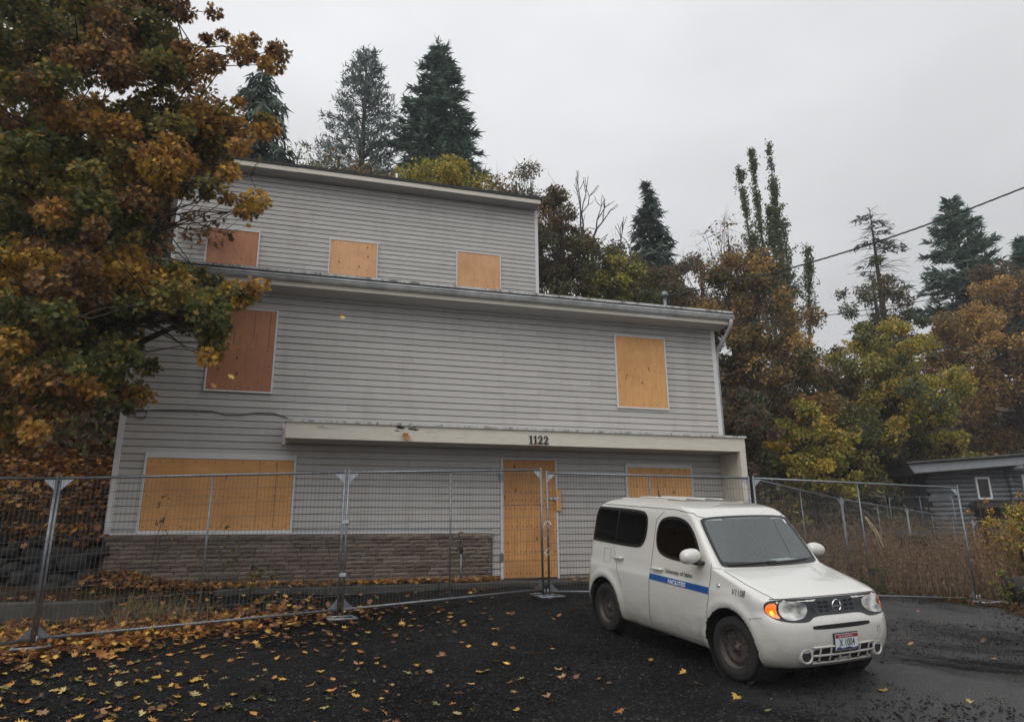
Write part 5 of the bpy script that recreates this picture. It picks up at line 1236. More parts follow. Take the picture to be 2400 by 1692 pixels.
# ---- generic broadleaf tree: trunk, limbs, leaf clumps
def leafy(name, label, x, y, ztop, rad, pal, n=6000, size=.17, zbot=None, seed=0, group=None, squash=1.0, clumps=64, bare=0.0, thin=1.0, cat='tree', lean=0.0, bark='bark', cluster=.20, gap=0.0):
    rg = np.random.default_rng(seed + 1000)
    zb = tz(x, y); root = tag(empty(name, (x, y, zb)), label, cat, group)
    H = ztop - zb; zc0 = (zbot - zb) if zbot is not None else H * .25
    mb = MB(); top = np.array([lean, 0, H * .92])
    mb.tube([(0, 0, -.3), tuple(top * .35 + rg.normal(0, .08, 3)), tuple(top * .7 + rg.normal(0, .12, 3)), tuple(top)], [(.02 * H + .05) * thin, (.016 * H + .03) * thin, (.010 * H + .02) * thin, .012 * thin], 7, False)
    cz, rz = (zc0 + H) / 2, (H - zc0) / 2
    Vs, Fs, Cs = [], [], []; o_ = 0
    pals = pal if isinstance(pal, (list, tuple)) else [pal]
    for k in range(clumps):
        d = rg.normal(size=3); d /= np.linalg.norm(d); rr_ = rg.random() ** .40
        ez = d[2] * rr_
        wid = math.sqrt(max(.05, 1 - (abs(ez) ** 2.0) * squash)) if ez > 0 else 1
        c = np.array([d[0] * rr_ * rad * wid + lean * .6, d[1] * rr_ * rad * wid, cz + ez * rz])
        a = top * min(.98, max(.15, (c[2] / H) * .72)); branch(mb, a, c, .012 * thin + .004 * H * .5 * thin, .006 * thin, rg, .16, 4, 4)
        rc = rad * cluster * rg.uniform(.7, 1.25)
        for j in range(5 if bare else 3):
            e = c + rg.normal(0, rc * .8, 3); branch(mb, c, e, .010 * thin, .003 * thin, rg, .2, 3, 3)
            if bare: branch(mb, (c + e) / 2, (c + e) / 2 + rg.normal(0, rc * .6, 3), .006 * thin, .002 * thin, rg, .2, 2, 3)
        m = max(8, int((3.4 if n > 900 else 1) * n / clumps * rg.uniform(.6, 1.4)))
        dd = rg.normal(size=(m, 3)); dd /= np.linalg.norm(dd, axis=1)[:, None]
        P = c + dd * (rg.random((m, 1)) ** .5) * rc * np.array([1.1, 1.1, .85])
        V, F = scatter(DIA_V, DIA_F, P, frames(dd * .6 + rg.normal(0, .6, (m, 3)) + np.array([0, 0, -.3]), rg), rg.uniform(.7, 1.35, m) * size * (.82 if n > 900 else 1))
        pk_ = pals[rg.integers(0, len(pals))]
        cl = pick(rg, pk_, m); al = pick(rg, pals[rg.integers(0, len(pals))], m); k2 = rg.random(m) < .4; cl[k2] = al[k2]
        Vs.append(V); Fs.append(F + o_); Cs.append(cl); o_ += len(V)
    mb.build('trunk', MATS[bark], root, smooth=True)
    np_obj('crown', np.concatenate(Vs), np.concatenate(Fs), MATS['leaf'], np.concatenate(Cs), parent=root)
    return root

def conifer(name, label, x, y, ztop, rad, pal='fir', seed=0, bare=.0, droop=.25, zskirt=None, dens=1.0, shape=1.0, tuft=False, round_top=.0, lean=0.0, group=None, upturn=.0):
    rg = np.random.default_rng(seed + 500)
    zb = tz(x, y); root = tag(empty(name, (x, y, zb)), label, 'tree', group); H = ztop - zb
    mb = MB(); mb.tube([(0, 0, -.3), (lean * .5, 0, H * .5), (lean, 0, H)], [.018 * H + .04, .011 * H + .02, .01], 7, False)
    z0 = (zskirt - zb) if zskirt is not None else H * .12
    Vs, Fs, Cs = [], [], []; o_ = 0; z = z0
    while z < H * .995:
        f_ = (H - z) / (H - z0)
        prof_ = f_ ** shape * (1 - round_top) + round_top * math.sqrt(max(0, 1 - (1 - f_) ** 6)) * min(1, f_ * 5)
        nb = rg.integers(7, 11)
        for k in range(nb):
            a = rg.uniform(0, 2 * np.pi); L = rad * prof_ * rg.uniform(.65, 1.15) + .12
            if bare and rg.random() < bare * .5: L *= .6
            base = np.array([lean * z / H, 0, z + rg.uniform(-.3, .3)]); dj = rg.normal(0, .14)
            tip = base + np.array([math.cos(a) * L, math.sin(a) * L, (-droop + upturn + dj) * L + .12 * f_])
            mid = (base + tip) / 2 + np.array([0, 0, .06 * L])
            mb.tube([tuple(base), tuple(mid), tuple(tip)], [.012 + .008 * L, .008 + .004 * L, .004], 4, False)
            if bare and rg.random() < bare:
                for j in range(5):
                    t_ = rg.uniform(.3, 1); p = base + (tip - base) * t_; branch(mb, p, p + np.array([math.cos(a + rg.choice([-1, 1])) * .3 * L, math.sin(a + 1) * .3 * L, rg.uniform(-.1, .05)]), .006, .002, rg, .1, 2, 3)
                continue
            m = int((44 if not tuft else 40) * dens * (L + .25))
            t_ = rg.random(m) ** .7 if not tuft else 1 - rg.random(m) ** 1.6 * .75
            p = np.where((t_ < .5)[:, None], base + (mid - base) * (t_ * 2)[:, None], mid + (tip - mid) * (t_ * 2 - 1)[:, None])
            along = (tip - base) / (np.linalg.norm(tip - base) + 1e-9)
            if tuft:
                D = rg.normal(size=(m, 3)) * .9 + along * .8 + np.array([0, 0, .5]); wl_ = rg.uniform(.18, .34, m); ww = rg.uniform(.05, .10, m)
                p = p + rg.normal(0, .10, (m, 3))
            else:
                sd_ = np.cross(along, [0, 0, 1]); D = along * .7 + sd_ * rg.normal(0, .8, (m, 1)) + np.array([0, 0, -.15 - droop * .8]) * rg.uniform(.2, 1.4, (m, 1)) + np.array([0, 0, 1]) * rg.normal(.1, .35, (m, 1)); p = p + rg.normal(0, .07, (m, 3))
                wl_ = rg.uniform(.22, .46, m) * (1 + .2 * L); ww = rg.uniform(.08, .17, m)
            V, F = scatter(BLADE_V, BLADE_F, p, frames(D, rg), np.stack([ww, wl_, ww], 1))
            Vs.append(V); Fs.append(F + o_); Cs.append(pick(rg, pal, m)); o_ += len(V)
        z += rg.uniform(.22, .36) * (1 if H < 14 else 1.2)
    mb.build('trunk', MATS['bark'], root, smooth=True)
    np_obj('crown', np.concatenate(Vs), np.concatenate(Fs), MATS['needle'], np.concatenate(Cs), parent=root)
    return root
conifer('cedar_tree', 'pale drooping cedar half hidden behind the maple', -9.2, 22, 19.0, 2.6, 'cedar', 1, droop=.9, zskirt=8, dens=.5, shape=.5, bare=.25)
conifer('pine_tree', 'dark tufted pine standing left of the tall fir behind the roof', -8.3, 34, 29.3, 3.7, 'pine', 2, droop=-.35, zskirt=15, dens=.6, shape=.62, tuft=True)
conifer('fir_tree', 'tall dense dark fir rising behind the upper roof', -4.1, 34, 30.1, 3.7, 'fir', 3, droop=.12, zskirt=15.5, dens=.8, shape=.8, round_top=.12, upturn=.1)
conifer('spruce_tree', 'dark spruce with a thin tip behind the leafless tree', 7.55, 34, 20.6, 2.3, 'cedar', 4, droop=.35, zskirt=11, dens=.65, shape=.8)
conifer('thinning_conifer', 'sparse tall conifer with dead branches under the thick cable', 20.5, 36, 20.2, 1.8, 'pine', 5, bare=.75, droop=.15, zskirt=12.5, dens=.3, shape=.3, lean=.3)
conifer('spruce_tree', 'dark spruce above the golden maple at the right', 28.4, 40, 22.9, 3.3, 'fir', 6, droop=.05, zskirt=13, dens=.7, shape=.75, upturn=.3)
conifer('spruce_tree', 'dark conifer cut off by the right edge of the picture', 31.5, 39, 19.5, 3.0, 'fir', 7, droop=.1, zskirt=12)
# poplar: upright limbs sheathed in small leaves
def poplar(x, y, spires, label, seed):
    rg = np.random.default_rng(seed); zb = tz(x, y); root = tag(empty('poplar_tree', (x, y, zb)), label, 'tree'); mb = MB(); Vs, Fs, Cs = [], [], []; o_ = 0
    for tx, tzp, r_, n, zs in spires:
        base, top = np.array([0, 0, 0.]), np.array([tx - x, rg.uniform(-.5, .5), tzp - zb]); mid = np.array([(tx - x) * .75, 0, (zs - zb)])
        mb.tube([tuple(base), tuple(mid * .5), tuple(mid), tuple(mid + (top - mid) * .5), tuple(top)], [.16, .13, .10, .05, .008], 6, False)
        for k in range(60):
            t_ = rg.random(); p = mid + (top - mid) * t_; e = p + np.array([rg.normal(0, r_), rg.normal(0, r_), rg.uniform(.6, 1.6)]) * (1.05 - t_ * .75); branch(mb, p, e, .012, .004, rg, .1, 2, 3)
            m = int(n / 60); q = p + (e - p) * rg.random((m, 1)) + rg.normal(0, .10, (m, 3)); V, F = scatter(DIA_V, DIA_F, q, rotmats(m, rg), rg.uniform(.10, .19, m)); Vs.append(V); Fs.append(F + o_); Cs.append(pick(rg, 'poplar', m)); o_ += len(V)
    mb.build('trunk', MATS['bark_grey'], root, smooth=True); np_obj('crown', np.concatenate(Vs), np.concatenate(Fs), MATS['leaf'], np.concatenate(Cs), parent=root)
poplar(15.6, 38, [(14.2, 23.6, .30, 2200, 16.0), (15.1, 25.1, .28, 2600, 15.5), (16.3, 25.6, .22, 1700, 15), (16.2, 23.2, .40, 3200, 13.5), (16.7, 20.5, .5, 3000, 12.5), (17.9, 18.4, .5, 1800, 13), (14.8, 19.5, .6, 2400, 13), (15.7, 21.0, .7, 4200, 12)], 'tall two-spired poplar against the sky', 8)
# the leafless tree
def bare_tree(x, y, ztop, label, seed):
    rg = np.random.default_rng(seed); zb = tz(x, y); root = tag(empty('bare_tree', (x, y, zb)), label, 'tree'); mb = MB()
    def grow(p, d, L, r_, depth):
        q = p + d * L; pm_ = (p + q) / 2 + rg.normal(0, .06 * L, 3); mb.tube([tuple(p), tuple(pm_), tuple(q)], [r_, r_ * .85, r_ * .65], 5, False)
        if depth == 0: return
        for k in range(2 if depth > 1 else 3):
            nd = d + rg.normal(0, .42, 3) * np.array([1, .6, .6]) + np.array([0, 0, .18]); nd /= np.linalg.norm(nd); grow(q, nd, L * rg.uniform(.62, .88), r_ * .6, depth - 1)
        if rg.random() < .7:
            nd = d + rg.normal(0, .8, 3); nd /= np.linalg.norm(nd); grow(pm_, nd, L * .5, r_ * .4, max(0, depth - 2))
    H = ztop - zb
    grow(np.array([0, 0, -.2]), np.array([.02, 0, 1.0]), H * .42, .17, 0); grow(np.array([.15, 0, H * .40]), np.array([.12, 0, .99]), H * .17, .12, 4); grow(np.array([.12, 0, H * .38]), np.array([.62, 0, .78]), H * .19, .08, 3); grow(np.array([.12, 0, H * .45]), np.array([-.55, 0, .83]), H * .15, .06, 3)
    mb.build('trunk', MATS['bark_grey'], root, smooth=True)
bare_tree(2.75, 26, 16.3, 'leafless grey tree right of the upper storey', 12)
BG = 'wooded hillside behind the house'
leafy('yellow_tree', 'yellow-green bushy tree peeking over the middle of the upper roof', -2.6, 24, 16.0, 2.3, ['yellow', 'ygreen'], 4200, .16, 12, 21, BG)
leafy('rust_tree', 'rust-coloured twiggy tree right of the yellow one above the roof', -.3, 24.6, 16.1, 2.2, ['rust', 'brush', 'drab'], 2000, .14, 11, 22, BG, bare=1)
leafy('brown_tree', 'thin brown twiggy tree above the roof below the pine', -6.2, 25, 17.2, 2.6, ['drab', 'rust', 'brush'], 1900, .14, 12, 23, BG, bare=1)
leafy('thin_tree', 'sparse twiggy tree over the left end of the upper roof', -8.9, 25, 17.6, 2.2, ['drab', 'ygreen'], 1300, .14, 12, 24, BG, bare=1)
leafy('brown_tree', 'thin twiggy tree over the right end of the upper roof', .9, 26.5, 17.6, 2.1, ['drab', 'dgreen'], 1300, .14, 11, 25, BG, bare=1)
leafy('mottled_tree', 'mottled green-brown tree touching the right wall of the upper storey', 2.0, 25, 15.6, 1.9, ['dgreen', 'drab', 'brush'], 3600, .15, 8, 26, BG, bare=1)
leafy('green_tree', 'olive leafy tree right of the leafless trunk', 4.1, 25, 12.9, 1.7, ['dgreen', 'ygreen'], 4200, .16, 7, 27, BG)
leafy('dark_tree', 'dark brown brushy tree below the spruce', 6.2, 27, 13.0, 2.4, ['brush', 'drab', 'dgreen'], 4200, .17, 6, 28, BG)
leafy('orange_tree', 'big rounded orange-brown tree behind the downspout corner', 9.3, 25.5, 13.2, 3.3, ['rust', 'gold', 'rust', 'dgreen', 'drab'], 10000, .17, 3.6, 29, BG, clumps=110, cluster=.16, bare=1)
leafy('twiggy_tree', 'bare reddish twigs rising left of the poplar', 10.4, 30, 16.6, 2.4, ['brush', 'rust'], 700, .14, 11, 30, BG, bare=1)
leafy('twiggy_tree', 'dark airy tree below the sparse tall conifer', 18.6, 33, 16.0, 2.3, ['dgreen', 'dgreen', 'brush'], 3600, .16, 6, 31, BG, bare=1)
leafy('green_tree', 'rounded yellow-green tree below the sparse conifer', 15.9, 28, 11.2, 2.9, ['ygreen', 'dgreen', 'ygreen', 'yellow'], 8500, .17, 3.5, 32, BG, clumps=100, cluster=.16)
leafy('golden_maple', 'large golden maple at the right edge above the log house', 25.6, 34, 15.6, 5.2, ['gold', 'gold', 'rust', 'brush'], 15000, .20, 5.4, 33, BG, clumps=130, cluster=.145, bare=1)
leafy('mottled_tree', 'dense olive-brown tree filling the gap left of the spruce', 4.9, 28.5, 14.9, 2.5, ['dgreen', 'drab', 'brush', 'ygreen'], 5000, .16, 7, 44, BG, clumps=80, cluster=.18, bare=1)
leafy('mottled_tree', 'dense dark brown tree between the spruce and the orange tree', 8.9, 30, 15.6, 2.6, ['brush', 'drab', 'dgreen', 'rust'], 5000, .16, 7, 45, BG, clumps=80, cluster=.18, bare=1)
leafy('mottled_tree', 'green-brown tree rising behind the leafless tree', 2.2, 28.5, 16.6, 2.0, ['dgreen', 'drab', 'brush'], 3600, .15, 9, 46, BG, clumps=70, cluster=.19, bare=1)
leafy('brown_tree', 'brown and yellow tree low behind the left half of the upper roof', -4.6, 26, 16.4, 2.6, ['drab', 'rust', 'yellow', 'brush'], 3600, .15, 11, 47, BG, clumps=70, cluster=.19, bare=1)
leafy('yellow_tree', 'bright yellow-green sapling right of the porch post', 10.1, 23, 6.6, 1.5, ['ygreen', 'yellow', 'ygreen'], 3600, .14, 1.8, 34, BG)
leafy('olive_tree', 'olive shrubby tree between the sapling and the log house', 12.9, 27.5, 7.3, 2.6, ['ygreen', 'dgreen', 'drab'], 6500, .16, 2.0, 35, BG, clumps=80, cluster=.17)
leafy('dark_tree', 'dark brush tree between the orange and the yellow-green tree', 13.2, 30, 10.4, 2.3, ['brush', 'dgreen', 'brush'], 4200, .17, 4, 36, BG)
leafy('olive_tree', 'yellow-olive bush left above the log house roof', 17.8, 30.5, 7.0, 2.3, ['ygreen', 'yellow', 'drab'], 4600, .16, 2.4, 37, BG)
leafy('dark_tree', 'dim brown tree close behind the right house corner', 6.6, 22, 7.4, 1.8, ['brush', 'dgreen'], 3400, .16, 2.2, 38, BG)
leafy('green_tree', 'dark green tree between the yellow-green tree and the golden maple', 18.0, 31, 10.3, 2.0, ['dgreen', 'ygreen'], 4000, .17, 5, 39, BG)
leafy('dark_tree', 'dark tree deep in shade behind the maple, near the wall', -10.2, 16.5, 12.5, 3.4, ['dgreen', 'brush', 4], 6500, .20, 4.0, 40, BG)
leafy('dark_tree', 'dark tree deep in shade at the far left behind the maple', -14.5, 15, 14.5, 4.2, ['brush', 'dgreen', 4], 7500, .22, 4.5, 41, BG)
leafy('dark_tree', 'brown tree high on the bank behind the maple', -11.5, 21, 17.5, 3.8, ['brush', 4, 'dgreen'], 6500, .22, 8, 42, BG)
leafy('rust_tree', 'red-brown tree behind the left end of the upper storey', -8.2, 17.5, 11.8, 1.9, [4, 'brush', 'rust'], 3500, .16, 6, 43, BG)

# undergrowth on the hillside
rg = np.random.default_rng(61)
Vs, Fs, Cs = [], [], []; o_ = 0
for k in range(620):
    if k < 430: x, y = rg.uniform(5.2, 25), rg.uniform(20.5, 34)
    else: x, y = rg.uniform(-17, -6.9), rg.uniform(13.8, 22)
    if 14.5 < x < 24 and y < 29.5 and k < 430: continue
    if y < 24.5 - .0 and x > 11: continue
    z = tz(x, y); r_ = rg.uniform(.5, 1.1); m = 60
    d = rg.normal(size=(m, 3)); d[:, 2] = abs(d[:, 2]); d /= np.linalg.norm(d, axis=1)[:, None]
    P = np.array([x, y, z]) + d * rg.random((m, 1)) ** .5 * r_ * np.array([1, 1, 1.5])
    V, F = scatter(DIA_V, DIA_F, P, rotmats(m, rg), rg.uniform(.12, .24, m)); Vs.append(V); Fs.append(F + o_); o_ += len(V)
    Cs.append(pick(rg, rg.choice(['brush', 'drab', 'dgreen', 'ygreen', 'rust'], p=[.4, .2, .2, .1, .1]), m))
tag(np_obj('undergrowth', np.concatenate(Vs), np.concatenate(Fs), MATS['leaf'], np.concatenate(Cs)), 'tangled brush covering the hillside', 'undergrowth', kind='stuff')
# dry weeds behind the right fence panel
N = 15000
xx = rg.uniform(5.0, 15.5, N); yy = rg.uniform(12.4, 19.5, N); keep = (yy > 12.35 + .04 * (xx - 5)) & (xx < 8.1 + (yy - 12) * .9) & (np.sin(xx * 1.9 + yy) + np.sin(yy * 2.3 - xx) + rg.normal(0, .7, N) > -.9); xx, yy = xx[keep], yy[keep]; N = len(xx)
hh = rg.uniform(.45, 1.35, N) * (.8 + .25 * np.sin(xx * 1.3 + yy * .7))
base = np.stack([xx, yy, terrain(xx, yy) - .02], 1); D = np.stack([rg.normal(0, .16, N), rg.normal(0, .16, N), np.ones(N)], 1)
V1, F1 = scatter(BLADE_V, BLADE_F, base, frames(D, rg), np.stack([rg.uniform(.006, .014, N), hh, np.ones(N)], 1))
M2 = N * 6; idx_ = rg.integers(0, N, M2); tt = rg.uniform(.35, 1.05, M2)
Dn = D / np.linalg.norm(D, axis=1)[:, None]
P2_ = base[idx_] + Dn[idx_] * (hh[idx_] * tt)[:, None] + rg.normal(0, .06, (M2, 3))
V2, F2 = scatter(BLADE_V, BLADE_F, P2_, rotmats(M2, rg), np.stack([rg.uniform(.008, .02, M2), rg.uniform(.03, .09, M2), np.ones(M2)], 1))
tag(np_obj('dry_weeds', np.concatenate([V1, V2]), np.concatenate([F1, F2 + len(V1)]), MATS['weed'], np.concatenate([pick(rg, 'weed', N), pick(rg, 'weed', M2)])), 'tall dry brown weeds behind the right fence panel', 'weeds', kind='stuff')
# low red-brown and green ground cover at the right edge of the gravel
N = 9000
xx = rg.uniform(5.2, 10.5, N); yy = rg.uniform(9.2, 13.2, N); gm_ = gravel_mask(xx, yy); keep = (gm_ < .55) & (yy < 12.6); xx, yy = xx[keep], yy[keep]; N = len(xx)
V, F = scatter(DIA_V, DIA_F, np.stack([xx, yy, terrain(xx, yy) + rg.uniform(.0, .10, N) * (1 + 1.5 * (xx > 8.2))], 1), rotmats(N, rg), rg.uniform(.03, .08, N))
cc = np.where((np.sin(xx * 2.1 + yy * 1.3) + rg.normal(0, .5, N) + (xx - 8.3) * 1.2 > .6)[:, None], pick(rg, 'dgreen', N), pick(rg, 4, N) * .55)
tag(np_obj('ground_cover', V, F, MATS['weed'], cc), 'low red-brown ground cover along the right edge of the gravel', 'ground cover', kind='stuff')
# ================================================================ smaller things
# ---- rock retaining wall left of the house
rw = tag(empty('retaining_wall', tuple(house_pt(-1.6, .1, .9)), (0, 0, HA)), 'dark dry-stone retaining wall left of the house, under the leaf-covered bank', 'retaining wall')
rs3 = random.Random(8)
def stone_mesh(seed, sub=2, rough=.025):
    rg_ = np.random.default_rng(seed); bm = bmesh.new(); bmesh.ops.create_icosphere(bm, subdivisions=sub, radius=1)
    sd = rg_.uniform(0, 10, 3)
    for v in bm.verts:
        p = np.array(v.co); q = np.sign(p) * np.abs(p) ** .55
        q = q / np.abs(q).max() * (.75 + .25 * np.linalg.norm(p)); k = 1 + .10 * math.sin(p[0] * 3 + sd[0]) * math.sin(p[1] * 4 + sd[1]) + .08 * math.sin(p[2] * 5 + sd[2]) + rg_.normal(0, rough) + (.07 * math.sin(p[0] * 9 + sd[1]) * math.sin(p[2] * 11 + sd[0]) if sub > 2 else 0)
        v.co = q * k
    me = bpy.data.meshes.new('stone'); bm.to_mesh(me); bm.free(); me.polygons.foreach_set('use_smooth', [True] * len(me.polygons)); me.materials.append(MATS['rock']); return me
sms = [stone_mesh(k) for k in range(6)]
for j, (z, h) in enumerate(((.06, .11), (.26, .10), (.45, .10), (.63, .095), (.80, .09))):
    u = -4.2 - rs3.random() * .3
    while u < 1.45:
        w = rs3.uniform(.09, .22)
        o = link(bpy.data.objects.new('stone', rs3.choice(sms)), rw); o.location = (u + w, .035 * j + rs3.uniform(-.05, .05), z); o.location.z += rs3.uniform(-.05, .05); o.scale = (w, .20, h * rs3.uniform(.75, 1.35)); o.rotation_euler = (rs3.uniform(-.2, .2), rs3.uniform(-.3, .3), rs3.uniform(-.3, .3))
        u += w * 2 + .01

# ---- boulders
def boulder(x, y, s, label, seed, mat='rock_grey', dz=.3):
    me = stone_mesh(seed, 3, .02); me.materials.clear(); me.materials.append(MATS[mat])
    o = link(bpy.data.objects.new('boulder', me)); o.location = (x, y, tz(x, y) + s[2] * dz); o.scale = s; o.rotation_euler = (.1, -.12, .4 + seed)
    tag(o, label, 'boulder')
boulder(8.85, 11.75, (.50, .42, .36), 'dark grey boulder at the right edge beside the yellow shrub', 31, 'rock')
boulder(9.6, 17, (.55, .32, .30), 'low rounded rock lying in the dry weeds', 32, 'rock', dz=1.6)

# ---- overhead cables
def cable(name, pts, r, label, twist=False, n=60):
    pts = [Vector(p) for p in pts]
    def at(t_):
        k = len(pts) - 1; i = min(int(t_ * k), k - 1); f_ = t_ * k - i
        p0, p1, p2, p3 = pts[max(i - 1, 0)], pts[i], pts[i + 1], pts[min(i + 2, k)]
        return .5 * ((2 * p1) + (-p0 + p2) * f_ + (2 * p0 - 5 * p1 + 4 * p2 - p3) * f_ ** 2 + (-p0 + 3 * p1 - 3 * p2 + p3) * f_ ** 3)
    m = MB(); P = [at(i / n) for i in range(n + 1)]
    if twist:
        for ph in (0, 2.1, 4.2):
            m.tube([p + Vector((0, math.cos(i * .8 + ph), math.sin(i * .8 + ph))) * r * 1.0 for i, p in enumerate(P)], r, 6)
    else: m.tube(P, r, 6)
    return tag(m.build(name, MATS['black_plastic'], smooth=True), label, 'cable')
ms = house_pt(10.8, -.9, 7.17)
e_ = Vector((9.17, 11, 7.64))
def sag(a, b, t_, s): p = a.lerp(b, t_); p.z -= 4 * s * t_ * (1 - t_); return p
far = e_ + (e_ - ms) * 1.2 + Vector((0, 0, .9))
cable('service_cable', [sag(ms, e_, t_, .22) for t_ in (0, .25, .5, .75, 1)] + [e_.lerp(far, .5) + Vector((0, 0, .05)), far], .0095, 'thick twisted service cable rising from the roof mast to the upper right', True, 170)
a_ = house_pt(11.45, .3, 6.10); b_ = Vector((10.41, 13, 6.63))
cable('telephone_cable', [sag(a_, b_, t_, .10) for t_ in (0, .33, .66, 1)] + [b_ + (b_ - a_) * 1.2 + Vector((0, 0, .3))], .008, 'thin cable stretched low from the eave towards the right')

# ---- yard hydrant in front of the block base
hy = house_pt(5.71, .33, .95)
h0 = tag(empty('yard_hydrant', tuple(hy)), 'rusty yard hydrant with a hooked handle beside the block base', 'hydrant')
MB().tube([(0, 0, -.1), (0, 0, .52)], .017, 8).build('standpipe', MATS['galvanised'], h0, smooth=True)
MB().tube([(0, 0, .50), (0, 0, .66)], .034, 8).tube([(0, 0, .60), (-.05, -.03, .58), (-.08, -.04, .52)], .018, 8).build('head', MATS['dark_iron'], h0, smooth=True)
MB().tube([(0, 0, .66), (-.01, 0, .74), (-.045, 0, .78), (-.04, 0, .84), (0, 0, .86), (.03, 0, .84)], .010, 6).build('handle', MATS['dark_iron'], h0, smooth=True)

# ---- log house at the right
plain('log_grey', (0.15, 0.158, 0.17), .75, var=.25, scale=4, bump=.3)
plain('log_roof', (0.26, 0.28, 0.30), .6, var=.1)
lh = tag(empty('log_house', (16.2, 27, 1.0), (0, 0, R(-4))), 'grey log house with white window frames under a low sloping roof', 'house')
MB().box((.05, .05, 0), (8, 6, 3.35)).build('wall_core', MATS['log_grey'], lh)
MB().box((1.55, -.06, .0), (8, .049, 1.75)).build('painted_porch_shade', MATS['cavity'], lh)  # black slab that paints in the shade of the recessed porch
k = 0; z = .1
while z < 3.3:
    x1 = 8.0 if z > 1.95 else 1.5
    MB().tube([(-.12 if k % 2 else 0, 0, z), (x1, 0, z)], .092, 8).build('log', MATS['log_grey'], lh, smooth=True)
    if z > 1.95: MB().tube([(2.95, -.32 + .06 * (k % 2), z), (2.95, .06, z)], .085, 8).build('log_end', MATS['log_grey'], lh, smooth=True)
    z += .178; k += 1
MB().box((1.35, -.55, 1.72), (8.2, .0, 1.92)).build('deck_beam', MATS['bark'], lh)
for x in (2.9, 4.6, 6.3): MB().tube([(x, -.45, 0), (x, -.45, 1.75)], .07, 8).build('porch_post', MATS['log_grey'], lh, smooth=True)
MB().tube([(1.5, -.5, 1.05), (8, -.5, .95)], .04, 6).build('porch_rail', MATS['log_grey'], lh)
for x in np.arange(1.4, 2.7, .16): MB().tube([(float(x), -.5, .25), (float(x), -.5, 1.0)], .03, 6).build('baluster', MATS['log_grey'], lh)
rf = MB().prism([(-1.05, 3.36), (8.6, 3.92), (8.6, 3.62), (-.85, 3.02)], 1, -.8, 6.2).build('roof', MATS['log_roof'], lh, bevel=.02)
MB().prism([(-1.15, 3.385), (8.6, 3.95), (8.6, 4.02), (-1.15, 3.455)], 1, -.95, 6.3).build('roofing', MATS['rock_grey'], rf)
MB().tube([(2.95, -1.0, 3.14), (2.95, .1, 3.14)], .10, 8).build('purlin_end', MATS['log_grey'], lh, smooth=True)
for x0, x1, z0, z1 in ((1.68, 2.22, 2.05, 2.90), (3.42, 4.5, 2.08, 2.98)):
    f = MB(); a = .075
    f.box((x0, -.15, z0), (x0 + a, -.06, z1)).box((x1 - a, -.15, z0), (x1, -.06, z1)).box((x0 + a, -.15, z1 - a), (x1 - a, -.06, z1)).box((x0 + a, -.15, z0), (x1 - a, -.06, z0 + a))
    w = f.build('window', MATS['white_trim'], lh, bevel=.005); MB().box((x0 + a, -.12, z0 + a), (x1 - a, -.105, z1 - a)).build('pane', MATS['mask_black'], w)

# ---- shrubs and saplings in the foreground right
leafy('yellow_shrub', 'yellow-green shrub beside the boulder at the right edge', 9.85, 13.6, 2.35, .75, ['yellow', 'ygreen', 'gold'], 1500, .07, .75, 51, cat='shrub', clumps=60, thin=0.5)
leafy('orange_sapling', 'thin orange-leaved sapling left of the yellow shrub', 9.35, 14.0, 2.75, .34, ['gold', 3], 420, .055, 1.0, 52, cat='sapling', clumps=12, thin=0.3)
leafy('orange_sapling', 'thin orange-leaved sapling above the yellow shrub', 10.35, 14.3, 2.75, .34, ['gold', 3], 400, .055, 1.0, 53, cat='sapling', clumps=12, thin=0.3)
leafy('green_bush', 'small dark green bush at the foot of the right fence panel', 6.35, 12.6, 1.25, .32, ['dgreen'], 420, .055, .6, 54, cat='bush', clumps=14, thin=0.25)
leafy('green_bush', 'low green bush between the fence end and the boulder', 8.25, 12.0, 1.1, .40, ['dgreen', 'ygreen'], 480, .055, .55, 55, cat='bush', clumps=14, thin=0.25)
leafy('weed_plant', 'tall thin green weed growing in front of the block base', float(house_pt(2.0, .75, 0).x), float(house_pt(2.0, .75, 0).y), 2.15, .16, ['dgreen', 1], 60, .06, 1.1, 56, cat='weed', clumps=8, lean=-.15, thin=0.12)
leafy('weed_plant', 'spindly brown weed before the wide boarded window', float(house_pt(.75, .4, 0).x), float(house_pt(.75, .4, 0).y), 2.45, .22, [4], 34, .045, 1.5, 57, cat='weed', clumps=8, lean=.25, bare=1, thin=0.12)
leafy('weed_plant', 'leafy weed clump at the foot of the block base', float(house_pt(2.35, .8, 0).x), float(house_pt(2.35, .8, 0).y), 1.35, .30, ['dgreen', 1, 3], 240, .05, .9, 58, cat='weed', clumps=12, thin=0.12)
# straw hanging in the fence
st_ = MB(); rr = random.Random(12)
for k in range(7):
    x, y = 5.95 + rr.uniform(-.02, .02), 11.88; a = rr.uniform(.1, .3)
    st_.tube([(x, y - .04, 1.98), (x + a * .5, y - .06, 1.80 + rr.uniform(-.05, .05)), (x + a * .7 + .05, y - .05, 1.55 + rr.uniform(-.1, .15))], .003, 4)
tag(st_.build('straw_bundle', MATS['rope']), 'pale straw stalks caught in the right fence panel', 'straw')

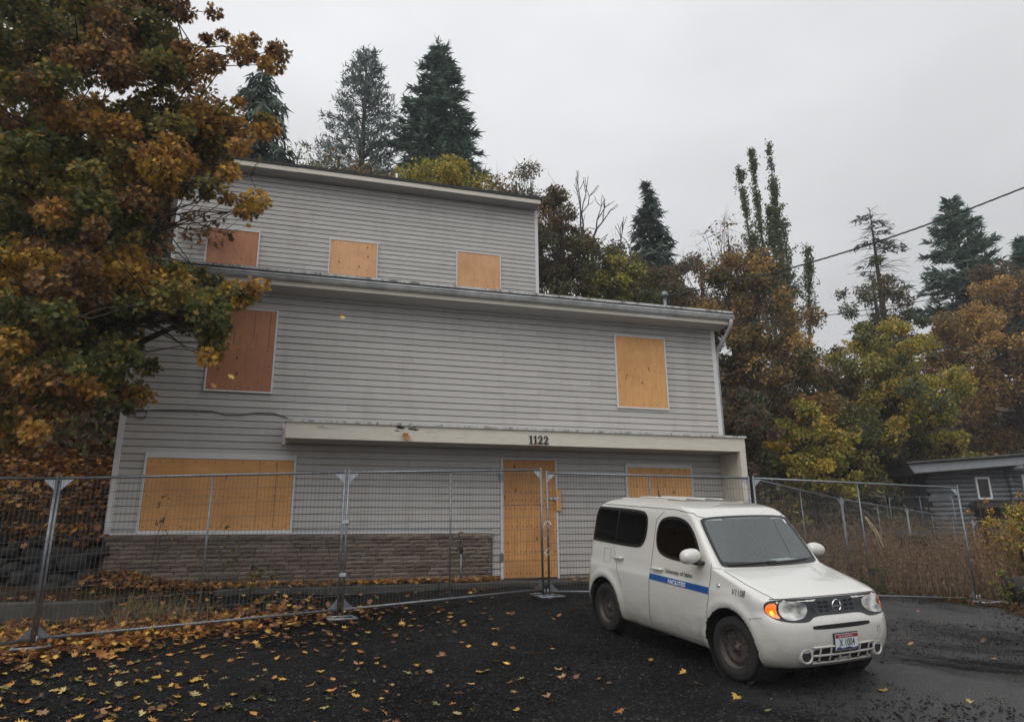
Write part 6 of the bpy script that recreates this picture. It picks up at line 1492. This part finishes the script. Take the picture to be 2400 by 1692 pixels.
# ================================================================ fallen leaves
rg = np.random.default_rng(99)
def dens(x, y):
    """how thickly leaves lie on the lot"""
    left = np.clip((1.5 - x) / 6.5, 0, 1)
    d = .04 + 1.25 * left ** 1.6
    t_ = np.clip((x + 5.55) / 3.2, 0, 1.9); fy = 8.42 + 1.32 * np.clip((x + 5.55) / 3.2, -1, 1.9)
    band = np.exp(-((y - fy) / .45) ** 2) * np.clip((-.2 - x) / 4.2, 0, 1)
    return d + 1.6 * band
N = 20000
xx, yy = rg.uniform(-7.2, 7.5, N), rg.uniform(5.6, 12.4, N)
keep = rg.random(N) < dens(xx, yy) * .175
xx, yy = xx[keep], yy[keep]; N = len(xx)
incar = (np.abs((xx - 2.45) * .41 + (yy - 8.9) * -.91) < 2.0) & (np.abs((xx - 2.45) * .91 + (yy - 8.9) * .41) < .85)
xx, yy = xx[~incar], yy[~incar]; N = len(xx)
vis = (np.abs(xx / yy) < .80) & (yy > 6.2)
order = np.argsort(np.where(vis, yy, 99))
near, rest = order[:290], order[290:]
variants = [('yellow', (204, 162, 70)), ('pale yellow', (188, 168, 108)), ('orange', (196, 130, 62)), ('brown', (116, 82, 54)), ('pale green', (124, 128, 70)), ('tan', (170, 132, 92))]
lmats = []
for nm, c in variants:
    t = NT('leaf_' + nm.replace(' ', '_')); n1 = t.noise(t.co('Object'), 3.5, 4); b_ = lin(c)[:3]; rv = t.rng(t.rnd(), 0, 1, .75, 1.15)
    c_ = t.ramp(n1, [(.3, tuple(v * .62 for v in b_)), (.65, b_)]); cm = t.n.new('ShaderNodeVectorMath'); cm.operation = 'SCALE'; t.l.new(c_, cm.inputs[0]); t.l.new(rv, cm.inputs['Scale'])
    t.set(Base_Color=cm.outputs[0], Roughness=.5); lmats.append(t.m)
leaf_meshes = {}
for vi in range(6):
    for sh in range(3):
        v = LEAF_V.copy(); r_ = np.random.default_rng(vi * 7 + sh)
        v[:, 2] = v[:, 2] * (.6 + .8 * sh) + r_.normal(0, .05, len(v)); v[:, :2] *= r_.uniform(.85, 1.1, 2)
        leaf_meshes[vi, sh] = np_mesh('fallen_leaf', v, LEAF_F, lmats[vi])
for i in near:
    vi = int(rg.choice(6, p=[.28, .18, .18, .16, .07, .13])); s = rg.uniform(.06, .105)
    o = link(bpy.data.objects.new('fallen_leaf', leaf_meshes[vi, int(rg.integers(0, 3))]))
    o.location = (xx[i], yy[i], tz(xx[i], yy[i]) + .018); o.scale = (s, s, s); o.rotation_euler = (rg.normal(0, .22), rg.normal(0, .22), rg.uniform(0, 6.28))
    fy_ = 8.42 + .42 * (xx[i] + 5.55)
    zone = ('on the gravel right beside the fence foot' if abs(yy[i] - fy_) < .7 and xx[i] < 0 else 'on the gravel in the left foreground' if xx[i] < -2.6 else 'on the gravel left of the picture middle' if xx[i] < -.6
            else 'on the gravel between the fence and the car' if yy[i] > 9 else 'on the bare gravel in front of the car side' if xx[i] < 2 else 'on the wet gravel right of the car')
    tag(o, variants[vi][0] + ' maple leaf lying ' + zone, 'leaf', variants[vi][0] + ' leaves ' + zone)
def litter(P, size, pal, name, label, tilt=.35):
    n = len(P); V, F = scatter(LEAF5_V, LEAF5_F, P, rotmats(n, rg, tilt), rg.uniform(.75, 1.2, n) * size)
    return tag(np_obj(name, V, F, MATS['litter'], np.repeat(pick(rg, pal, n, .2), len(LEAF5_F), 0)), label, 'leaf litter', kind='stuff')
litter(np.stack([xx[rest], yy[rest], terrain(xx[rest], yy[rest]) + .02], 1), .088, 'litter', 'leaf_litter', 'fallen leaves scattered behind and along the fence')
# thick drifts: along the fence foot at the left, along the house base, over the bank
Ps = []
n = 4600; x = rg.uniform(-7.4, -2.0, n); y = 8.42 + .41 * (x + 5.55) + rg.normal(.18, .42, n) * (1 + .5 * (x < -5)); k_ = rg.random(n) < np.clip((-2.4 - x) / 2.2, .12, 1); x, y = x[k_], y[k_]; Ps.append(np.stack([x, y, terrain(x, y) + rg.uniform(.01, .07, len(x))], 1))
n = 2600; u = rg.uniform(-.2, 6.4, n); o_f = .13 + np.abs(rg.normal(0, .22, n)); q = np.array([house_pt(a, b, 0) for a, b in zip(u, o_f)]); pile = .20 * np.exp(-((u - .1) / .7) ** 2) * np.clip(1 - o_f / .8, 0, 1)
Ps.append(np.stack([q[:, 0], q[:, 1], np.maximum(terrain(q[:, 0], q[:, 1]), .955) + .012 + pile + rg.uniform(0, .05, n)], 1))
n = 420; u = rg.uniform(7.7, 11.2, n); q = np.array([house_pt(a, .12 + abs(b), 0) for a, b in zip(u, rg.normal(0, .3, n))]); Ps.append(np.stack([q[:, 0], q[:, 1], np.maximum(terrain(q[:, 0], q[:, 1]), .945) + .015], 1))
litter(np.concatenate(Ps), .09, 'litter', 'leaf_drift', 'thick drift of brown and yellow leaves along the fence foot and house base', .6)
n = 9500; u = rg.uniform(-8, -.02, n); v_ = rg.uniform(.12, 5.5, n); q = np.array([house_pt(a, -b, 0) for a, b in zip(u, v_)]); P = np.stack([q[:, 0], q[:, 1], terrain(q[:, 0], q[:, 1]) + rg.uniform(.0, .05, n)], 1)
q2 = np.array([house_pt(a, b, 0) for a, b in zip(rg.uniform(-6, -.05, 1500), rg.uniform(-.15, .22, 1500))]); P = np.concatenate([P, np.stack([q2[:, 0], q2[:, 1], rg.uniform(1.45, 1.95, 1500)], 1)])
litter(P, .12, 'litter', 'leaf_bank', 'brown leaves carpeting the bank left of the house', .6)
# leaves in the air and one stuck to the canopy
def one_leaf(p, s, vi, label, rot):
    o = link(bpy.data.objects.new('falling_leaf', leaf_meshes[vi, 1])); o.location = p; o.scale = (s, s, s); o.rotation_euler = rot; tag(o, label, 'leaf')
one_leaf(tuple(house_pt(4.61, .84, 3.40)), .16, 2, 'orange leaf fluttering in front of the canopy fascia', (1.35, .5, .3))
one_leaf(tuple(house_pt(7.0, .83, 3.345)), .07, 0, 'small yellow leaf under the house number', (1.3, 1.4, .3))
one_leaf((-2.35, 9.0, 4.65), .085, 0, 'yellow leaf falling in front of the upper wall', (1.2, .3, .2))
one_leaf((-4.05, 9.0, 3.70), .09, 2, 'orange leaf falling left of the red-brown boarded window', (1.2, .3, .9))
one_leaf((-3.65, 8.6, 3.72), .10, 0, 'yellow leaf falling before the red-brown boarded window', (1.0, .4, .5))
one_leaf((-3.95, 7.0, .62), .12, 2, 'orange leaf hovering low over the gravel at the left', (1.3, .2, 1.0))
# grass tufts at the left and moss spots
n = 900; x = rg.normal(-5.0, .45, n); y = rg.normal(9.6, .25, n); x[600:] = rg.normal(5.0, .5, 300); y[600:] = rg.normal(7.0, .35, 300)
hh = rg.uniform(.12, .42, n); hh[600:] *= .12
V, F = scatter(BLADE_V, BLADE_F, np.stack([x, y, terrain(x, y)], 1), frames(np.stack([rg.normal(0, .5, n), rg.normal(0, .5, n), np.ones(n)], 1), rg), np.stack([rg.uniform(.008, .014, n), hh, np.ones(n)], 1))
tag(np_obj('grass_tufts', V, F, MATS['weed'], np.where((np.arange(n) < 600)[:, None], pick(rg, 'drab', n) * 1.3, pick(rg, 'ygreen', n) * .7)), 'thin pale grass and moss tufts on the lot', 'grass', kind='stuff')
# ================================================================ thin mist
hz_m = bpy.data.materials.new('haze'); hz_m.use_nodes = True
hn = hz_m.node_tree.nodes; hn.remove(hn['Principled BSDF'])
pv = hn.new('ShaderNodeVolumePrincipled'); pv.inputs['Color'].default_value = (.93, .96, 1, 1); pv.inputs['Density'].default_value = .0012
hz_m.node_tree.links.new(pv.outputs[0], hn['Material Output'].inputs['Volume'])
hz = MB().box((-115, -95, -6), (115, 135, 42)).build('haze', hz_m)
tag(hz, 'thin pale mist over the whole place', kind='stuff')
